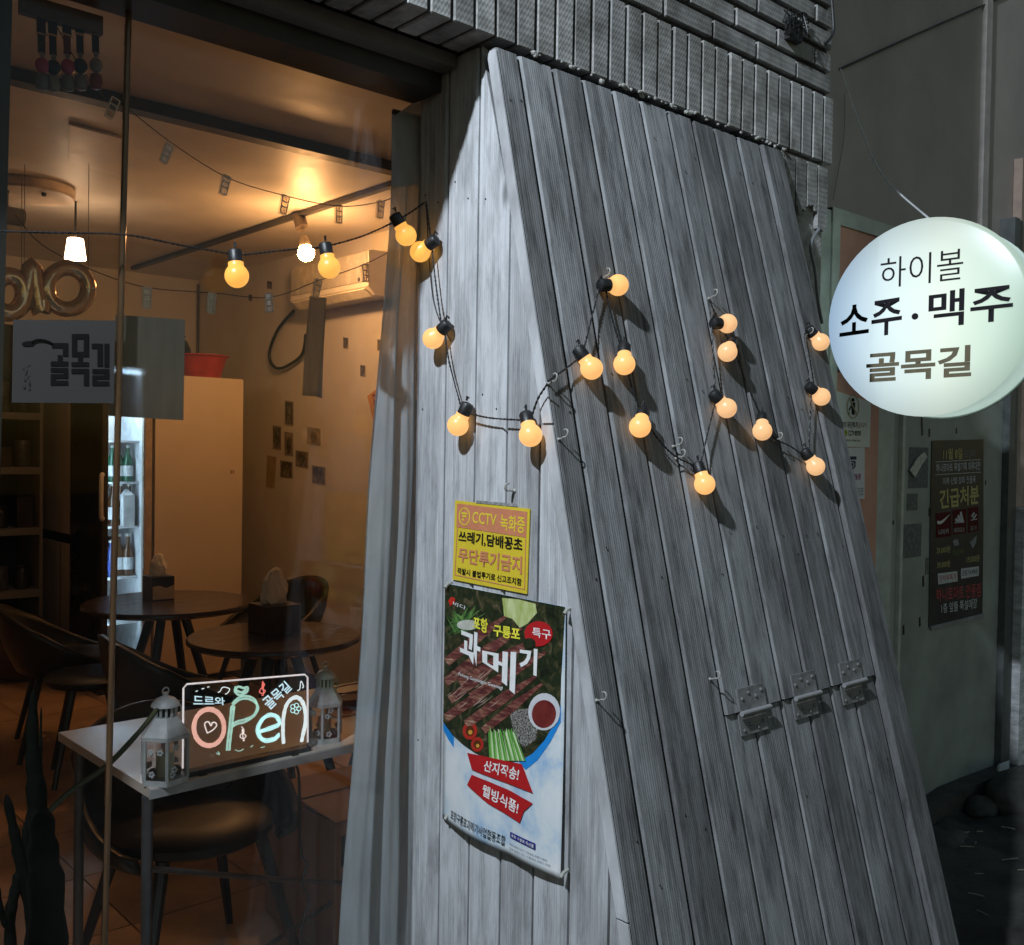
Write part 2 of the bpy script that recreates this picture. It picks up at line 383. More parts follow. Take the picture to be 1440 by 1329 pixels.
# ================================================================= BRICK FACADE
fac = thing('brick_facade', 'grey textured brick wall hanging over the window and the wooden lean-to', 'wall', (XS, YB, ZL))
MB().box((-2.5, YB+.011, ZL+.006), (2.436, YB+.100, 6.5)).box((-2.5, YB+.1, ZL+.012), (2.436, 1.71, 6.5)).box((2.192, 1.712, ZL+.012), (2.436, 1.938, 6.5)).build('wall_core', MORTAR, fac)
P = .0527
bs = None
def brick_mesh(w, d, h, seed):
    rnd = random.Random(seed); b = bmesh.new(); bmesh.ops.create_cube(b, size=1)
    for v in b.verts: v.co = V((v.co.x*w, v.co.y*d, (v.co.z+.5)*h))
    bmesh.ops.bevel(b, geom=b.edges[:], offset=.0025, segments=1, affect='EDGES')
    for v in b.verts: v.co += V((rnd.uniform(-1, 1), rnd.uniform(-1, 1), rnd.uniform(-1, 1)))*.0007
    me = bpy.data.meshes.new('brick'); b.to_mesh(me); b.free(); me.materials.append(BRICK); return me
SOLD = [brick_mesh(.0455, .108, .176, k) for k in range(3)]
RUN = [brick_mesh(.168, .09, .044, 10+k) for k in range(3)]
def brick(me, loc, rot=(0, 0, 0)):
    o = bpy.data.objects.new('brick', me); COL.objects.link(o); put(o, V(loc), fac); o.rotation_euler = rot; return o
x = 1.251-P*13
k = 0
while x < 2.43:
    w = min(P, 2.444-x)
    brick(random.choice(SOLD), (x+P/2, YB+.054+random.uniform(-.0015, .0015), ZL+.001), (0, random.uniform(-.006, .006), 0)); x += P
for row in range(9):
    z = ZL+.186+row*.0575; xo = 1.744-.1765*4+(0 if row % 2 == 0 else .0895); x = xo
    while x < 2.44:
        w = min(.168, 2.440-(x+.0045))
        if w > .03:
            o = brick(random.choice(RUN), (x+.0045+w/2, YB+.045+random.uniform(-.0015, .0015), z+.0035)); o.scale.x = w/.168
        x += .1765
# pier right of the lean-to: a second upright course, broken off at its foot
MB().box((2.20, YB+.014, -.02), (2.436, 1.93, ZL-.002)).build('pier_core', MORTAR2, fac)
for k, hh in enumerate((.19, .185, .135, .112, .160)):
    x0 = 2.444-P*(5-k)
    rnd = random.Random(k); b = MB(); n = 6; w = .0455
    xs = [x0+.0035+w*i/n for i in range(n+1)]
    top = ZL-.012; low = [top-hh+rnd.uniform(-.012, .012) for _ in xs]
    poly = [(xx, YB+.001, zz) for xx, zz in zip(xs, low)]+[(xs[-1], YB+.001, top), (xs[0], YB+.001, top)]
    b.prism(poly, (0, .05, 0)); b.build('brick', BRICK, fac, origin=(x0+.026, YB+.02, top-hh))
rg = MB()           # crumbled mortar at the foot of the brick course
for k in range(55):
    x = 1.33+random.random()**.9*.92; s = random.uniform(.0025, .0065)
    rg.sphere((x, YB-.004+random.uniform(-.003, .005), ZL-.002+random.uniform(-.006, .003)), s, 6, 4, (random.uniform(.8, 1.8), .9, random.uniform(.6, 1.1)))
for k in range(40):
    rg.sphere((random.uniform(2.20, 2.26), YB+.006, random.uniform(1.95, ZL-.02)), random.uniform(.004, .014), 6, 4, (1, .7, 1.3))
tag(rg.build('mortar_crumbs', pm('pale crumbling mortar', (.36, .35, .33), .95, scale=60, bump=.5), fac), kind='stuff')

# ================================================================= SHOP WINDOW
win = thing('shop_window', 'wide shop window with dark frame looking into the warm lit bar', 'window', (.6, YG, 0))
MB().box((-2.5, 1.62, 2.222), (XS-.004, 1.715, ZL-.002)).build('window_head', FRAME, win)
MB().box((-2.5, 1.572, 2.258), (XS-.004, 1.618, ZL-.001)).build('head_trim', pm('grey brown trim', (.12, .115, .105), .55), win)
pA, pB, pC = ony(19, -60, 1.692), ony(17, 20, 1.692), ony(-18, 1400, 1.692)
MB().prism([pA, pC, pC-V((.07, 0, 0)), pA-V((.07, 0, 0))], (0, .05, 0)).build('window_post', FRAME, win)
q0, q1 = ony(181, -30, YG), ony(144, 1400, YG)
def seam(z): t = (q0.z-z)/(q0.z-q1.z); return q0.x*(1-t)+q1.x*t
for a, b in ((lambda z: -.59, lambda z: seam(z)-.004), (lambda z: seam(z)+.004, lambda z: XS+.06)):
    MB().prism([(a(.0), YG-.004, .0), (b(.0), YG-.004, .0), (b(2.224), YG-.004, 2.224), (a(2.224), YG-.004, 2.224)], (0, .008, 0)).build('glass_pane', CLEAR, win)
MB().tube([V((seam(z), YG-.004, z)) for z in (0, .6, 1.2, 1.8, 2.222)], .0050, 10).build('seal_strip', pm('glossy brown silicone seal', (.13, .075, .04), .2, metal=.45, var=.4, scale=40, bump=.4, stretch=(1, 1, .1)), win, smooth=True)

# ================================================================= WOODEN LEAN-TO
lean = thing('lean_to_cover', 'weathered grey plank lean-to with sloping hatch between window and alley', 'lean-to', (1.75, 1.2, 0))
TH = .022                                           # slope boards' thickness
def slz(y, off=0): return (CS+off-NS.y*y)/NS.z        # height of the slope plane above a given y
ys = [1.700, 1.601, 1.506, 1.412, 1.321, 1.229, 1.133, 1.04, .95, .86]   # joints between the upright side boards
yfoot = (CS-TH)/NS.y
for y1, y0 in zip(ys[:-1], ys[1:]):
    y0c = max(y0, yfoot+.004)
    if y1-y0c < .01: continue
    yc = (y0c+y1)/2
    # cross-section in (y, depth): chamfered edges, 3 mm joint
    g_, ch = .0030, .0046
    sec = [(y0c+g_, .02), (y0c+g_, ch), (y0c+g_+ch, 0), (y1-g_-ch, 0), (y1-g_, ch), (y1-g_, .02)]
    me_v = []; n = len(sec)
    for y, dx in sec: me_v.append(V((XS+dx, y, -.02)))
    for y, dx in sec: me_v.append(V((XS+dx, y, min(ZL-.004, slz(y, -TH-.0055)))))
    b = MB(); b.add(me_v, [list(range(n))[::-1], list(range(n, 2*n))]+[(i, (i+1) % n, n+(i+1) % n, n+i) for i in range(n)])
    o = b.build('side_board', SIDEW, None, origin=(XS, yc, 0))
    # board coordinates: x across, y out, z along
    o.data.transform(M.Rotation(-math.pi/2, 4, 'Z')); o.rotation_euler = (0, 0, math.pi/2)
    put(o, V((XS, yc, 0)), lean)
gt = [1.25, 1.309, 1.403, 1.487, 1.58, 1.667, 1.76, 1.849, 1.932, 2.023, 2.117, 2.212]   # joints along the top of the slope
gb = [1.25, 1.317, 1.412, 1.511, 1.609, 1.709, 1.812, 1.911, 2.010, 2.106, 2.208, 2.304]  # and at the level of the picture's foot
ZT, ZF, ZH = 2.268, .50, .990
DN = V((0, -NS.z, NS.y)) if NS.y < 0 else V((0, NS.z, -NS.y))                    # unit vector running down the slope
if DN.z > 0: DN = -DN
def board(k, z0, z1, off=0.0, name='slope_board'):
    """slope board between joints k and k+1 from height z1 down to z0; off moves it in or out"""
    def jx(j, z): t = (ZT-z)/(ZT-ZF); return gt[j]*(1-t)+gb[j]*t
    g_, ch = .0031, .0046
    e0 = 0 if k == 0 else g_
    rows = []
    for z in (z0, z1):
        xa, xb = jx(k, z)+e0, jx(k+1, z)-g_
        rows.append([sl(xa, z, off-TH), sl(xa, z, off-ch*.8), sl(xa+ch, z, off), sl(xb-ch, z, off), sl(xb, z, off-ch), sl(xb, z, off-TH)])
    n = 6; b = MB(); b.add(rows[0]+rows[1], [list(range(n)), list(range(n, 2*n))[::-1]]+[(i, n+i, n+(i+1) % n, (i+1) % n) for i in range(n)])
    zc = (z0+z1)/2; org = sl((jx(k, zc)+jx(k+1, zc))/2, zc, off)
    o = b.build(name, SLOPEW, None, origin=org)
    R3 = M(((1, 0, 0), (0, NS.y, DN.y), (0, NS.z, DN.z))).to_4x4()      # columns: across, out, down along the board
    # lean the board axis to follow its own joints
    tilt = math.atan2((jx(k, z0)+jx(k+1, z0)-jx(k, z1)-jx(k+1, z1))/2, (z1-z0)/abs(DN.z))
    R3 = R3 @ M.Rotation(tilt, 4, 'Y')
    o.data.transform(R3.inverted()); o.rotation_mode = 'QUATERNION'; o.rotation_quaternion = R3.to_quaternion()
    put(o, org, lean); return o
for k in range(11):
    if 4 <= k <= 9:
        board(k, ZH+.002, ZT-random.uniform(0, .0015), random.uniform(-.0012, .0012))
        board(k, -.02, ZH-.002, -.006+random.uniform(-.001, .001), 'hatch_board')
    else: board(k, -.02, ZT-random.uniform(0, .0015), random.uniform(-.0012, .0012)+(.007 if k == 10 else 0))
for za_, zb_ in ((2.262, 1.55), (1.546, .72), (.716, -.02)):       # painted edge strip, in three lengths
    MB().prism([sl(XS-.004, za_, .0015), sl(XS-.004, za_, -TH-.001), sl(XS-.004, zb_, -TH-.001), sl(XS-.004, zb_, .0015)], (.0036, 0, 0)).build('edge_trim', TRIM, lean)
# lining behind the boards so that the joints are dark
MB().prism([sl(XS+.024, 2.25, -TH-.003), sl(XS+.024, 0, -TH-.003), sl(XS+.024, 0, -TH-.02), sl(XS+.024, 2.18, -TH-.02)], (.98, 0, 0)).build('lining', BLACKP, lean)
# right cheek of the lean-to (seen only from the alley)
ck = MB(); ck.prism([(2.205, YB+.01, -.02), (2.205, YB+.01, 2.18), sl(2.205, 2.18, -TH-.004), sl(2.205, -.02, -TH-.004)], (.018, 0, 0)); ck.build('side_panel', SIDEW, lean)
# hinges
HS = pm('tarnished hinge steel', (.20, .20, .205), .5, metal=.25, scale=40, var=.4, bump=.2)
for x0, x1 in ((1.638, 1.736), (1.829, 1.925), (2.022, 2.117)):
    h = MB(); xm = (x0+x1)/2; hw = (x1-x0)/2-.004
    def plate(mb, za, zb, o0, o1):
        mb.prism([sl(xm-hw, za, o0), sl(xm+hw, za, o0), sl(xm+hw, za, o1), sl(xm-hw, za, o1)], sl(xm, zb, o0)-sl(xm, za, o0)); return mb
    hp = plate(MB(), ZH+.004, ZH+.046, .0015, .0055).build('hinge', HS, lean)
    plate(MB(), ZH-.044, ZH-.002, -.0045, -.001).build('hinge_leaf', HS, hp)
    MB().tube([sl(x0, ZH+.001, .010), sl(x1, ZH+.001, .010)], 0.0052, 10).build('hinge_pin', pm('worn bright steel', (.36, .36, .37), .4, metal=.3, var=.15), hp, smooth=True)
    sc = MB()
    for zz, oo in ((ZH+.030, .0055), (ZH-.031, -.001)):
        for q, dx in enumerate((-.034, -.011, .012, .033)):
            p = sl(xm+dx, zz+(.005 if q % 2 else -.004), oo); sc.lathe([(.0042, 0), (.004, .0016), (.002, .003)], p, NS, 8)
    sc.build('screw', HS, hp)
# cup hooks that once carried the cable
HK = pm('dull coated hook', (.34, .34, .31), .5)
def hook(p, n, sc=.55):
    b = MB(); a = n.orthogonal().normalized(); c = n.cross(a); dn = V((0, 0, -1))
    pts = [p, p+n*.010]+[p+n*(.018+.007*math.sin(w))+dn*(-.007+.007*math.cos(w)) for w in [i*.6 for i in range(-1, 7)]]
    b.tube(pts, .0028*sc, 6); b.lathe([(.006*sc, 0), (.006*sc, .002), (.003*sc, .004)], p, n, 8)
    b.build('hook', HK, lean, smooth=True)
for px, py in ((770, 540), (785, 618), (845, 392), (838, 985), (998, 955), (946, 628), (1087, 620), (996, 420), (1131, 472), (950, 645)):
    hook(onsl(px, py), NS)
for px, py in ((724, 690),): hook(onx(px, py, XS), V((-1, 0, 0)), .7)
# nail heads and nail holes
nl = MB()
rn = random.Random(3)
for k in range(11):
    for z in (2.16, 1.62, 1.30, .80, .36):
        t = (ZT-z)/(ZT-ZF); xa = gt[k]*(1-t)+gb[k]*t; xb = gt[k+1]*(1-t)+gb[k+1]*t
        for f in (.25, .75):
            off = -.006 if (4 <= k <= 9 and z < ZH) else 0
            if rn.random() < .5: nl.lathe([(.0020, .0003), (.0017, .0012)], sl(xa+(xb-xa)*f, z+rn.uniform(-.05, .05), off+.0008), NS, 7)
for y1, y0 in zip(ys[:-1], ys[1:]):
    for z in (2.0, 1.60, 1.33, .92, .42):
        for f in (.28, .72):
            y = y0+(y1-y0)*f
            if z < slz(y, -TH)-.05 and rn.random() < .6: nl.lathe([(.0020, .0003), (.0016, .0012)], V((XS, y, z+rn.uniform(-.04, .04))), V((-1, 0, 0)), 7)
tag(nl.build('nail_heads', pm('rusted nail', (.02, .018, .016), .7), lean), kind='stuff')

# ================================================================= STRING LIGHT
CORD = BLACKP
BULBS = [emat('lit amber bulb', (1.0, .46, .085), 1.0, .06, 40), emat('lit warm bulb', (1.0, .50, .17), .98, .06, 40), emat('lit bulb paled by sign', (1.0, .55, .26), .80, .06, 40)]
strl = thing('string_light', 'black festoon cable with round amber bulbs draped over window and planks', 'string light', onx(650, 590, XS-.02))
R_B = .0212
def G(px, py, o=0): return ony(px, py, YG-.035-o)
def Sd(px, py, o=0): return onx(px, py, XS-.022-o)
def Sl(px, py, o=0): return onsl(px, py, .0165+o)
bulbs = [(G, 333, 388, 331, 362), (G, 463, 376, 459, 354), (G, 571, 331, 560, 312), (Sd, 591, 354, 605, 343), (Sd, 609, 476, 622, 463), (Sd, 644, 598, 653, 579),
         (Sd, 746, 612, 741, 590), (Sl, 869, 401, 846, 401), (Sl, 832, 518, 820, 501), (Sl, 878, 512, 878, 491), (Sl, 900, 600, 904, 581), (Sl, 991, 681, 984, 661),
         (Sl, 1023, 455, 1002, 455), (Sl, 1023, 495, 1029, 482), (Sl, 1022, 574, 1009, 560), (Sl, 1072, 606, 1072, 589), (Sl, 1147, 656, 1137, 642), (Sl, 1155, 558, 1142, 547), (Sl, 1154, 481, 1144, 470)]
for bi, (fn, gx, gy, sx_, sy_) in enumerate(bulbs):
    BULB = BULBS[0 if bi < 4 else 1 if bi < 12 else 2]  # white light of the sign put into the bulb colour: paler, dimmer along the string
    c = fn(gx, gy, .006); s = fn(sx_, sy_, 0); ax = (s-c).normalized()
    pr = [(.0135, .024)]+[(max(.0135 if w < .75 else 0, R_B*math.sin(w)), R_B*math.cos(w)) for w in [.62+i*(math.pi-.62)/12 for i in range(13)]]
    bo = MB().lathe(pr, c, ax, 24).build('bulb', BULB, strl, origin=c, smooth=True)
    MB().lathe([(.0125, .021), (.0128, .0225), (.0128, .044), (.011, .047), (.004, .049)], c, ax, 16).build('socket', BLACKP, bo, smooth=True)
    # small tab the socket is tied by
    MB().tube([c+ax*.040+upv*.012, c+ax*.043+upv*.018, c+ax*.050+upv*.008], .0022, 6).build('tie', BLACKP, bo)
paths = [(G, [(-30, 324), (60, 327), (172, 330), (250, 344), (322, 357)]), (G, [(338, 359), (400, 352), (452, 348)]), (G, [(466, 345), (510, 332), (555, 312)]),
         (G, [(562, 308), (580, 297), (597, 285)]), (Sd, [(599, 286), (603, 315), (606, 338)]), (Sd, [(607, 345), (613, 400), (621, 458)]), (Sd, [(625, 466), (632, 510), (649, 574)]),
         (Sd, [(661, 582), (690, 588), (735, 591)]), (Sd, [(748, 585), (757, 560), (770, 540)]), (Sl, [(771, 536), (795, 519), (818, 501)]), (Sl, [(820, 496), (830, 455), (842, 408)]),
         (Sl, [(852, 408), (860, 445), (873, 488)]), (Sl, [(884, 525), (890, 550), (901, 577)]), (Sl, [(908, 590), (925, 617), (950, 642), (980, 656)]), (Sl, [(985, 655), (995, 610), (1006, 565)]),
         (Sl, [(1006, 553), (1003, 500), (1001, 462), (996, 422)]), (Sl, [(998, 422), (1005, 440), (1012, 455)]), (Sl, [(1020, 470), (1027, 481)]), (Sl, [(1035, 500), (1052, 545), (1070, 585)]),
         (Sl, [(1076, 598), (1090, 617), (1112, 628), (1133, 643)]), (Sl, [(1137, 640), (1139, 600), (1141, 552)]), (Sl, [(1141, 545), (1136, 505), (1131, 472)]), (Sl, [(1131, 470), (1138, 468), (1144, 470)])]
for fn, pts in paths:
    pp = spline([fn(a, b, -.004) for a, b in pts], 12)
    tw = MB()
    for sgn in (0, math.pi):          # two twisted strands
        q = []
        L = 0
        for i, p in enumerate(pp):
            if i: L += (p-pp[i-1]).length
            a = L*2*math.pi/.02+sgn; q.append(p+(upv*math.cos(a)+rgt*math.sin(a))*.0011)
        tw.tube(q, .00125, 5)
    tw.build('cable', CORD, strl)
# free grey shadow-side cable that runs with it down the frame
MB().tube(spline([onx(599, 283, XS-.004), onx(609, 420, XS-.004), onx(634, 480, XS-.003)]), .0012, 5).build('cable', CORD, strl)

# ================================================================= SIGNS ON THE SIDE WALL
NX = V((-1, 0, 0))
# yellow notice
sp = lambda x, y: onx(*zp(x, y, 4.745, 600, 680), XS-.004)
ye = thing('warning_sign', 'yellow warning notice with black and salmon Korean lettering above the food poster', 'sign', onx(690, 770, XS-.003))
def quad_plate(pts, th, n, name, mat, par): return MB().prism([p-n*0 for p in pts], -n*th).build(name, mat, par)
quad_plate([sp(190, 112), sp(688, 170), sp(668, 738), sp(172, 640)], .002, NX, 'plate', pm('yellow sheet', (.66, .50, .035), .45, var=.05), ye)
SAL = ink((.55, .21, .11)); YEL = ink((.70, .54, .05)); BLK = ink((.012, .012, .012)); WHT = ink((.75, .75, .74)); 
def flat(pts, mat, par, name, n, off): return MB().prism([p+n*off for p in pts], n*.0001).build(name, mat, par)
flat([sp(204, 132), sp(673, 188), sp(665, 360), sp(200, 290)], SAL, ye, 'red_band', NX, .0006)
ln = MB()
for a, b in (((182, 290), (664, 362)), ((180, 610), (655, 708))): pass
for a, b, c, d in (((204, 292), (209, 293), (192, 612), (187, 611)), ((660, 360), (665, 361), (657, 708), (652, 707)), ((188, 606), (655, 703), (655, 709), (187, 612))):
    ln.prism([sp(*q)+NX*.0006 for q in (a, b, c, d)], NX*.0001)
ln.build('border_line', SAL, ye)
ic = MB()
def ring(fn, cx, cy, rx, ry, w, n=28):
    b = MB()
    for i in range(n):
        a0, a1 = 2*math.pi*i/n, 2*math.pi*(i+1)/n
        b.add([fn(cx+rx*math.cos(a0), cy+ry*math.sin(a0)), fn(cx+rx*math.cos(a1), cy+ry*math.sin(a1)), fn(cx+(rx-w)*math.cos(a1), cy+(ry-w)*math.sin(a1)), fn(cx+(rx-w)*math.cos(a0), cy+(ry-w)*math.sin(a0))], [(0, 1, 2, 3)])
    return b
spo = lambda x, y: sp(x, y)+NX*.0012
rb = ring(spo, 255, 220, 38, 60, 7)
for q in (((236, 190), (272, 194), (276, 208), (238, 206)), ((240, 212), (272, 215), (268, 226), (244, 224)), ((236, 236), (250, 232), (252, 250), (240, 246))):
    rb.add([spo(*p) for p in q], [(0, 1, 2, 3)])
rb.build('camera_icon', YEL, ye)
L_ = lambda par, fn, body, q, mat, bold=0.0, off=.0012, n=NX, name='lettering': letter(par, body, [fn(*p) for p in q], mat, bold, n*off, name)
L_(ye, sp, 'CCTV', [(310, 186), (470, 206), (466, 284), (308, 262)], YEL, .012)
L_(ye, sp, '녹화중', [(497, 203), (660, 222), (657, 334), (494, 312)], YEL, .016)
L_(ye, sp, '쓰레기,담배꽁초', [(218, 312), (643, 366), (640, 458), (214, 392)], BLK, .022)
L_(ye, sp, '무단투기금지', [(216, 424), (640, 486), (636, 606), (210, 520)], SAL, .028)
L_(ye, sp, '적발시 불법투기로 신고조치함', [(208, 558), (637, 634), (635, 682), (206, 602)], BLK, .016)
# strip of old adhesive above it
MB().prism([sp(330, 112), sp(600, 136), sp(605, 156), sp(330, 130)], NX*.001).build('adhesive_patch', pm('grey glue remains', (.25, .25, .25), .9, scale=80, var=.5, bump=.6), ye)

# food poster (tarpaulin), bulging a little off the boards
po = thing('food_poster', 'tall food poster of dried fish on tarpaulin pinned to white side planks', 'poster', onx(712, 1020, XS-.006))
PC = [onx(629, 819, XS), onx(799, 853, XS), onx(795, 1234, XS), onx(626, 1150, XS)]
def bul(u, v): return .006+.010*math.sin(math.pi*u)*(.25+.75*v)+.012*v*v*abs(math.sin(u*5.2))*(1 if v > .6 else v/.6)*.6
def uvp(p):
    """bilinear inverse on the poster (plane x = XS) -> u, v"""
    u = v = .5
    for _ in range(6):
        q = (PC[0]*(1-u)+PC[1]*u)*(1-v)+(PC[3]*(1-u)+PC[2]*u)*v
        du = (PC[1]-PC[0])*(1-v)+(PC[2]-PC[3])*v; dv = (PC[3]-PC[0])*(1-u)+(PC[2]-PC[1])*u; e = p-q
        D = du.y*dv.z-du.z*dv.y; u += (e.y*dv.z-e.z*dv.y)/D; v += (du.y*e.z-du.z*e.y)/D
    return u, v
def psurf(u, v, off=0):
    q = (PC[0]*(1-u)+PC[1]*u)*(1-v)+(PC[3]*(1-u)+PC[2]*u)*v
    sag = .012*math.sin(math.pi*min(1, max(0, u)))*max(0, v-.8)/.2
    return q+NX*(bul(u, v)+off)-V((0, 0, sag*.0))
SKYP = printmat('printed pale sky', [(.38, (.30, .46, .66)), (.50, (.60, .66, .70)), (.62, (.72, .73, .74))], 6, dist=.3)
MB().grid(lambda u, v: psurf(u, v), 24, 40).build('tarpaulin', SKYP, po, smooth=True, thick=.0012)
za = lambda x, y: onx(*zp(x, y, 4.745, 600, 680), XS); zb = lambda x, y: onx(*zp(x, y, 4.286, 600, 940), XS)
def pprint(pts, mat, off, name='print', fn=zb, sub=True):
    """a printed patch that follows the poster's surface"""
    b = bmesh.new(); q = [uvp(fn(*p)) for p in pts]
    vs = [b.verts.new((min(1, max(0, u)), min(1, max(0, v)), 0)) for u, v in q]; b.faces.new(vs)
    if sub:
        bmesh.ops.triangulate(b, faces=b.faces[:])
        for _ in range(3):
            es = [e for e in b.edges if e.calc_length() > .07]
            if not es: break
            bmesh.ops.subdivide_edges(b, edges=es, cuts=1); bmesh.ops.triangulate(b, faces=b.faces[:])
    for v in b.verts: v.co = psurf(v.co.x, v.co.y, .0009+off)
    me = bpy.data.meshes.new(name); b.to_mesh(me); b.free()
    m_ = MB(); m_.v = [v.co.copy() for v in me.vertices]; m_.f = [list(p.vertices) for p in me.polygons]
    bpy.data.meshes.remove(me)
    return m_
def pp_(pts, mat, off, name='print', fn=zb): return pprint(pts, mat, off, name, fn).build(name, mat, po)
def circ(cx, cy, rx, ry, a0=0, a1=360, n=22): return [(cx+rx*math.cos(math.radians(a0+(a1-a0)*i/n)), cy+ry*math.sin(math.radians(a0+(a1-a0)*i/n))) for i in range(n if a1-a0 == 360 else n+1)]
FOOD = printmat('printed dark food backdrop', [(.30, (.006, .008, .005)), (.50, (.02, .028, .012)), (.60, (.06, .05, .022)), (.75, (.16, .13, .09))], 38, dist=1.2)
arc = [(826, 225), (790, 330), (735, 430), (670, 505), (600, 548), (520, 560), (430, 545), (330, 500), (250, 450), (180, 395), (108, 318)]
arc_o = [(826, 330), (800, 400), (745, 485), (690, 550), (632, 600), (590, 560)]
pp_([(112, 322), (190, 400), (190, 470), (150, 420), (110, 365)], ink((.02, .23, .62)), .0002, 'blue_swoosh')
pp_([(828, 215), (828, 320), (770, 440), (700, 545), (632, 602), (592, 556), (670, 500), (735, 425), (790, 330)], ink((.02, .23, .62)), .0003, 'blue_swoosh')
top = [zp(*zp(p[0], p[1], 1, 0, 0), 1, 0, 0) for p in ()]
def to_b(x, y): a, c = zp(x, y, 4.745, 600, 680); return ((a-600)*4.286, (c-940)*4.286)
pp_([to_b(142, 662), to_b(540, 738), to_b(944, 818), (829, 60)]+arc, FOOD, .0004, 'food_photo')
GRN = [printmat('printed leaf %d' % k, [(.35, a), (.65, b)], 60, (1, 1, .3)) for k, (a, b) in enumerate((((.015, .05, .012), (.06, .16, .04)), ((.03, .10, .02), (.16, .30, .08)), ((.30, .36, .08), (.55, .60, .30))))]
rl = random.Random(5)
lv = [MB(), MB()]
for k in range(34):
    a = math.radians(rl.uniform(150, 330)); L = rl.uniform(70, 190); cx, cy = 250+rl.uniform(-40, 60), 960+rl.uniform(-60, 30)
    ex, ey = cx+L*math.cos(a), cy+L*math.sin(a)*.9; ex = max(145, ex); ey = max(690+.2*(ex-142), ey); w = rl.uniform(6, 13)
    t = pprint([to_b(cx-w*math.sin(a), cy+w*math.cos(a)), to_b(ex, ey), to_b(cx+w*math.sin(a), cy-w*math.cos(a))], None, .0006, sub=False); lv[k % 2].add(t.v, t.f)
for k in (0, 1): lv[k].build('leaves', GRN[k], po)
pp_([to_b(*p) for p in ((530, 760), (640, 770), (750, 800), (760, 860), (700, 930), (650, 960), (600, 900), (545, 880))], GRN[2], .0006, 'lettuce')
pp_([to_b(*p) for p in circ(300, 940, 75, 34)], printmat('printed garlic', [(.3, (.35, .36, .30)), (.7, (.6, .6, .52))], 30), .0007, 'garlic')
FISH = printmat('printed dried fish', [(.30, (.035, .012, .012)), (.48, (.13, .035, .032)), (.60, (.26, .12, .08)), (.74, (.50, .38, .27))], 46, (1, .35, 1.9), dist=.9)
for k, (x0, y0, x1, y1, w) in enumerate(((150, 1190, 560, 880, 60), (140, 1320, 660, 960, 70), (250, 1330, 760, 1030, 66), (330, 1420, 820, 1120, 64), (180, 1440, 520, 1190, 56), (150, 1560, 560, 1300, 60), (300, 1600, 760, 1280, 60), (420, 1640, 800, 1330, 50))):
    dx, dy = x1-x0, y1-y0; L = math.hypot(dx, dy); nx, ny = -dy/L*w/2, dx/L*w/2
    pp_([to_b(*p) for p in ((x0+nx, y0+ny), (x0-nx, y0-ny), (x0+dx*.6-nx*1.2, y0+dy*.6-ny*1.2), (x1-nx*.3, y1-ny*.3), (x1+nx*.3, y1+ny*.3), (x0+dx*.5+nx*1.1, y0+dy*.5+ny*1.1))], FISH, .0005+.0001*k, 'dried_fish')
hl = MB()
for k in range(26):
    x0, y0 = rl.uniform(130, 420), rl.uniform(40, 240); L = rl.uniform(40, 140); a = math.radians(rl.uniform(-44, -30))
    if y0 > 300: continue
    t = pprint([(x0, y0), (x0+L*math.cos(a), y0+L*math.sin(a)), (x0+L*.5*math.cos(a), y0+L*.5*math.sin(a)+rl.uniform(3, 7))], None, .0016, sub=False); hl.add(t.v, t.f)
hl.build('highlights', ink((.42, .30, .24)), po)
pp_([(530, 250), (640, 235), (700, 330), (690, 420), (620, 470), (560, 400)], printmat('printed salt', [(.42, (.02, .02, .02)), (.6, (.35, .33, .3))], 300), .0007, 'coarse_salt')
pp_(circ(735, 255, 92, 112), ink((.55, .55, .58)), .0015, 'bowl'); pp_(circ(735, 268, 70, 84), printmat('printed red sauce', [(.35, (.10, .012, .012)), (.7, (.24, .04, .035))], 14), .0018, 'sauce')
for cx, cy, rr in ((297, 368, 46), (345, 448, 38)):
    pp_(circ(cx, cy, rr, rr*1.15), ink((.40, .03, .02)), .0010, 'chilli'); pp_(circ(cx, cy, rr*.58, rr*.66), ink((.10, .03, .01)), .0012, 'chilli_core'); pp_(circ(cx+4, cy+8, rr*.28, rr*.3), ink((.62, .30, .05)), .0014, 'chilli_seed')
sc_ = [MB(), MB(), MB()]
for k in range(22):
    x0 = 400+k*7.2; t = pprint([(x0+10, 345+rl.uniform(-10, 45)), (x0+17, 345+rl.uniform(0, 40)), (x0+30+k*2.6, 545+k*.2), (x0+20+k*2.6, 545)], None, .0012+.00005*k, sub=False); sc_[k % 3].add(t.v, t.f)
for k, c in enumerate(((.10, .30, .05), (.22, .46, .12), (.55, .68, .40))): sc_[k].build('scallions', ink(c), po)
RED = ink((.42, .018, .02))
pp_([to_b(*p) for p in circ(775, 998, 92, 84)], RED, .0020, 'red_badge'); pp_([to_b(*p) for p in circ(716, 1062, 42, 36)], FOOD, .0023, 'badge_notch')
pp_([(285, 498), (400, 520), (520, 548), (612, 566), (680, 740), (550, 690), (318, 598)], RED, .0020, 'red_ribbon')
pp_([(318, 628), (420, 668), (550, 728), (680, 800), (628, 850), (605, 918), (420, 800), (290, 690)], RED, .0020, 'red_ribbon')
